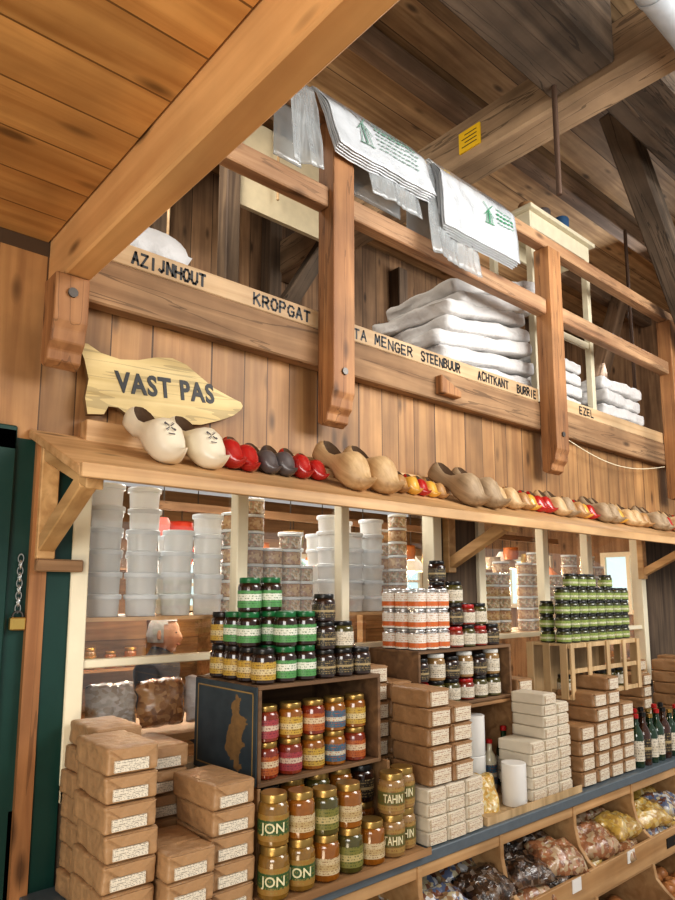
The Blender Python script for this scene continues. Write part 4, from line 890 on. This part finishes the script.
for i in range(4):
    ob('paper_sack', sk_[i % 3].me, 'white paper sack lying in low stack', 'sack', 'white sacks stacked on the mezzanine', loc=(4.34, .05, 2.665+i*.090), rot=(0, 0, random.uniform(-.05, .05)), sc=(.70, .9, 1))
ob('white_bag', pillow(.3, .35, .22, 77, SACK, name='white_bag'), 'crumpled white bag lying on the mezzanine edge', 'bag', loc=(.95, .2, 2.665))
STW = plain('stand_cream_paint', (.62, .56, .41), .5, var=.15)
st = MB().box(3.26, 4.0, .02, .38, 3.85, 3.875).box(3.31, 3.95, .05, .07, 3.75, 3.85).box(3.31, 3.95, .33, .35, 3.75, 3.85).box(3.29, 3.31, .05, .35, 3.75, 3.85).box(3.95, 3.97, .05, .35, 3.75, 3.85)
stand = ob('tall_stand', st.mesh('st', STW, bevel=.003), 'tall cream painted open-legged wooden stand behind the railing', 'stand')
for x in (3.295, 3.925):
    for y in (.05, .31): ob('leg', MB().box(x, x+.04, y, y+.04, 2.665, 3.75).mesh('leg', STW, bevel=.003), parent=stand)
for z in (3.15,): ob('stretcher', MB().box(3.335, 3.925, .06, .08, z, z+.04).mesh('str', STW), parent=stand)
for i, x in enumerate((3.40, 3.58, 3.80)):
    ob('paint_pot', MB().lathe([(0, 0), (.045, 0), (.05, .08+.03*i), (.045, .09+.03*i), (0, .09+.03*i)], 16).mesh('pot', [plain('wood_pot', (.3, .17, .08), .6), GREYP, plain('blue_pot', (.04, .10, .2))][i], smooth=True), 'small pot standing on the tall stand', 'pot', 'pots on the stand', loc=(x, .14, 3.876))
for x, y, z0, z1 in ((2.66, -.50, 3.42, 3.98), (4.95, .25, 2.665, 4.43)):
    ob('iron_rod', MB().cyl((x, y, z0), (x, y, z1), .013, n=12).mesh('rod', RUST, smooth=True), 'thin rusty iron rod below the loft timbers', 'iron rod', 'iron rods')
for x, h_ in ((1.35, .9), (1.5, 1.2), (2.2, .6)):
    ob('hanging_rope', MB().cyl((x, 1.065, 4.549), (x, 1.065, 4.54-h_), .008, n=8).mesh('rope', W_slat), 'thin rope hanging from the loft ceiling', 'rope', 'ropes in the loft')
for x, y, sx_, sz in ((2.1, 1.4, .5, .4), (4.3, 1.4, .6, .5), (4.9, 1.3, .4, .8), (5.6, 1.2, .7, .6), (1.3, 1.4, .4, .35)):
    ob('storage_chest', MB().box(x, x+sx_, y, y+.3, 2.665, 2.665+sz).box(x-.02, x+sx_+.02, y-.02, y+.32, 2.665+sz, 2.69+sz).mesh('chest', random.choice([W_crate, W_oldb, W_crated]), bevel=.004), 'old brown wooden chest on the mezzanine', 'chest', 'chests on the mezzanine')
DY, DZ, DR = -1.10, 3.85, .075
du = MB().cyl((1.9, DY, DZ), (4.6, DY, DZ), DR, n=32)
for i in range(8): du.cyl((2.0+i*.35, DY, DZ), (2.025+i*.35, DY, DZ), DR+.004, n=32)
duct = ob('metal_duct', du.mesh('duct', DUCT, smooth=True), 'round dull silver ventilation duct hung below the loft timbers', 'duct')
for x in (2.15, 3.5, 4.5): ob('duct_strap', MB().box(x, x+.02, DY-.004, DY+.004, DZ+DR, 4.549).mesh('strap', STEEL), parent=duct)
ys = ob('warning_sign', MB().box(2.730, 2.7405, -.02, .12, 3.98, 4.10).mesh('ys', YSIGN, bevel=.001), 'small yellow notice fixed to the weathered beam', 'sign')
for i in range(4): ob('printed_line', MB().box(2.7292, 2.7301, .0, .10-(i % 2)*.02, 4.005+i*.022, 4.010+i*.022).mesh('pl', BLACK), parent=ys)
cv = MB()
for i in range(20):
    a, b_ = i/20, (i+1)/20
    f_ = lambda t: (3.27+t*1.36, -.061, 2.49-.03*t-.09*math.sin(t*math.pi))
    cv.cyl(f_(a), f_(b_), .003, n=6)
ob('white_cable', cv.mesh('cable', CREAM), 'thin pale cable sagging along the board wall', 'cable')

# the counter and everything carried by it stands 25 mm lower
GOODS = ('flour_package', 'mix_package', 'wooden_crate', 'jar_tray', 'wooden_tray', 'slatted_crate', 'jar', 'tin_can', 'bottle', 'plastic_tub', 'pasta_bag', 'carton_box', 'counter_top', 'bin_cabinet', 'candy_bag', 'onion')
for o in list(bpy.data.objects):
    if o.parent is None and o.type == 'MESH' and o.name.split('.')[0] in GOODS:
        cy = sum(c[1] for c in o.bound_box)/8 + o.location.y
        if cy < 0: o.location.z -= .025

# ------------------------------------------------------------------ lights, world, camera
def area(loc, tgt, size, e, col, sy=None):
    l = bpy.data.lights.new('area', 'AREA'); l.energy = e; l.color = col; l.shape = 'RECTANGLE'; l.size = size; l.size_y = sy or size
    o = bpy.data.objects.new('area_light', l); COL.objects.link(o); o.location = loc
    o.rotation_euler = (Vector(tgt)-Vector(loc)).to_track_quat('-Z', 'Y').to_euler(); return o
area((-1.5, -2.9, 2.4), (1.6, 0, 1.3), 1.8, 88, (1, .97, .92))
area((4.0, -3.2, 3.7), (2.9, 0, 2.6), 2.0, 105, (1, .98, .95))
area((-.5, -1.7, .6), (.0, -1.0, 2.7), .8, 15, (1, .84, .60))
area((2.6, -2.6, 3.2), (2.6, -.6, 4.6), 1.4, 68, (1, .97, .92))
area((2.2, 1.6, 2.5), (2.2, 1.4, 0), 2.0, 45, (1, .90, .75))
area((5.0, 2.0, 2.5), (5.0, 2.0, 0), 2.2, 35, (1, .93, .84))
area((1.45, .62, 2.45), (1.45, .22, 1.7), 1.4, 17, (1, .98, .95), .3)
area((5.6, .5, 3.9), (3.6, .3, 3.0), .7, 18, (.9, .95, 1))
area((1.2, .7, 4.2), (2.4, 1.6, 3.4), .6, 20, (1, .92, .80))
area((4.4, .8, 4.1), (4.6, 1.8, 3.2), .6, 14, (1, .94, .86))
wd_ = bpy.data.worlds.new('world'); bpy.context.scene.world = wd_; wd_.use_nodes = True
bg = wd_.node_tree.nodes['Background']; bg.inputs[0].default_value = (1, .99, .97, 1); bg.inputs[1].default_value = .44

f = 676.0; th = math.radians(8.0); a = math.radians(48.9)
Fd = Vector((math.cos(a)*math.cos(th), math.sin(a)*math.cos(th), math.sin(th))); Rt = Vector((math.sin(a), -math.cos(a), 0)); Up = Rt.cross(Fd)
cam = bpy.data.cameras.new('camera'); co = bpy.data.objects.new('camera', cam); COL.objects.link(co)
M3 = Matrix((Rt, Up, -Fd)).transposed(); co.matrix_world = Matrix.Translation((0, -2, 1.6)) @ M3.to_4x4()
cam.sensor_width = 36; cam.lens = f/900*36; cam.shift_y = 50/900; cam.clip_start = .05
bpy.context.scene.camera = co
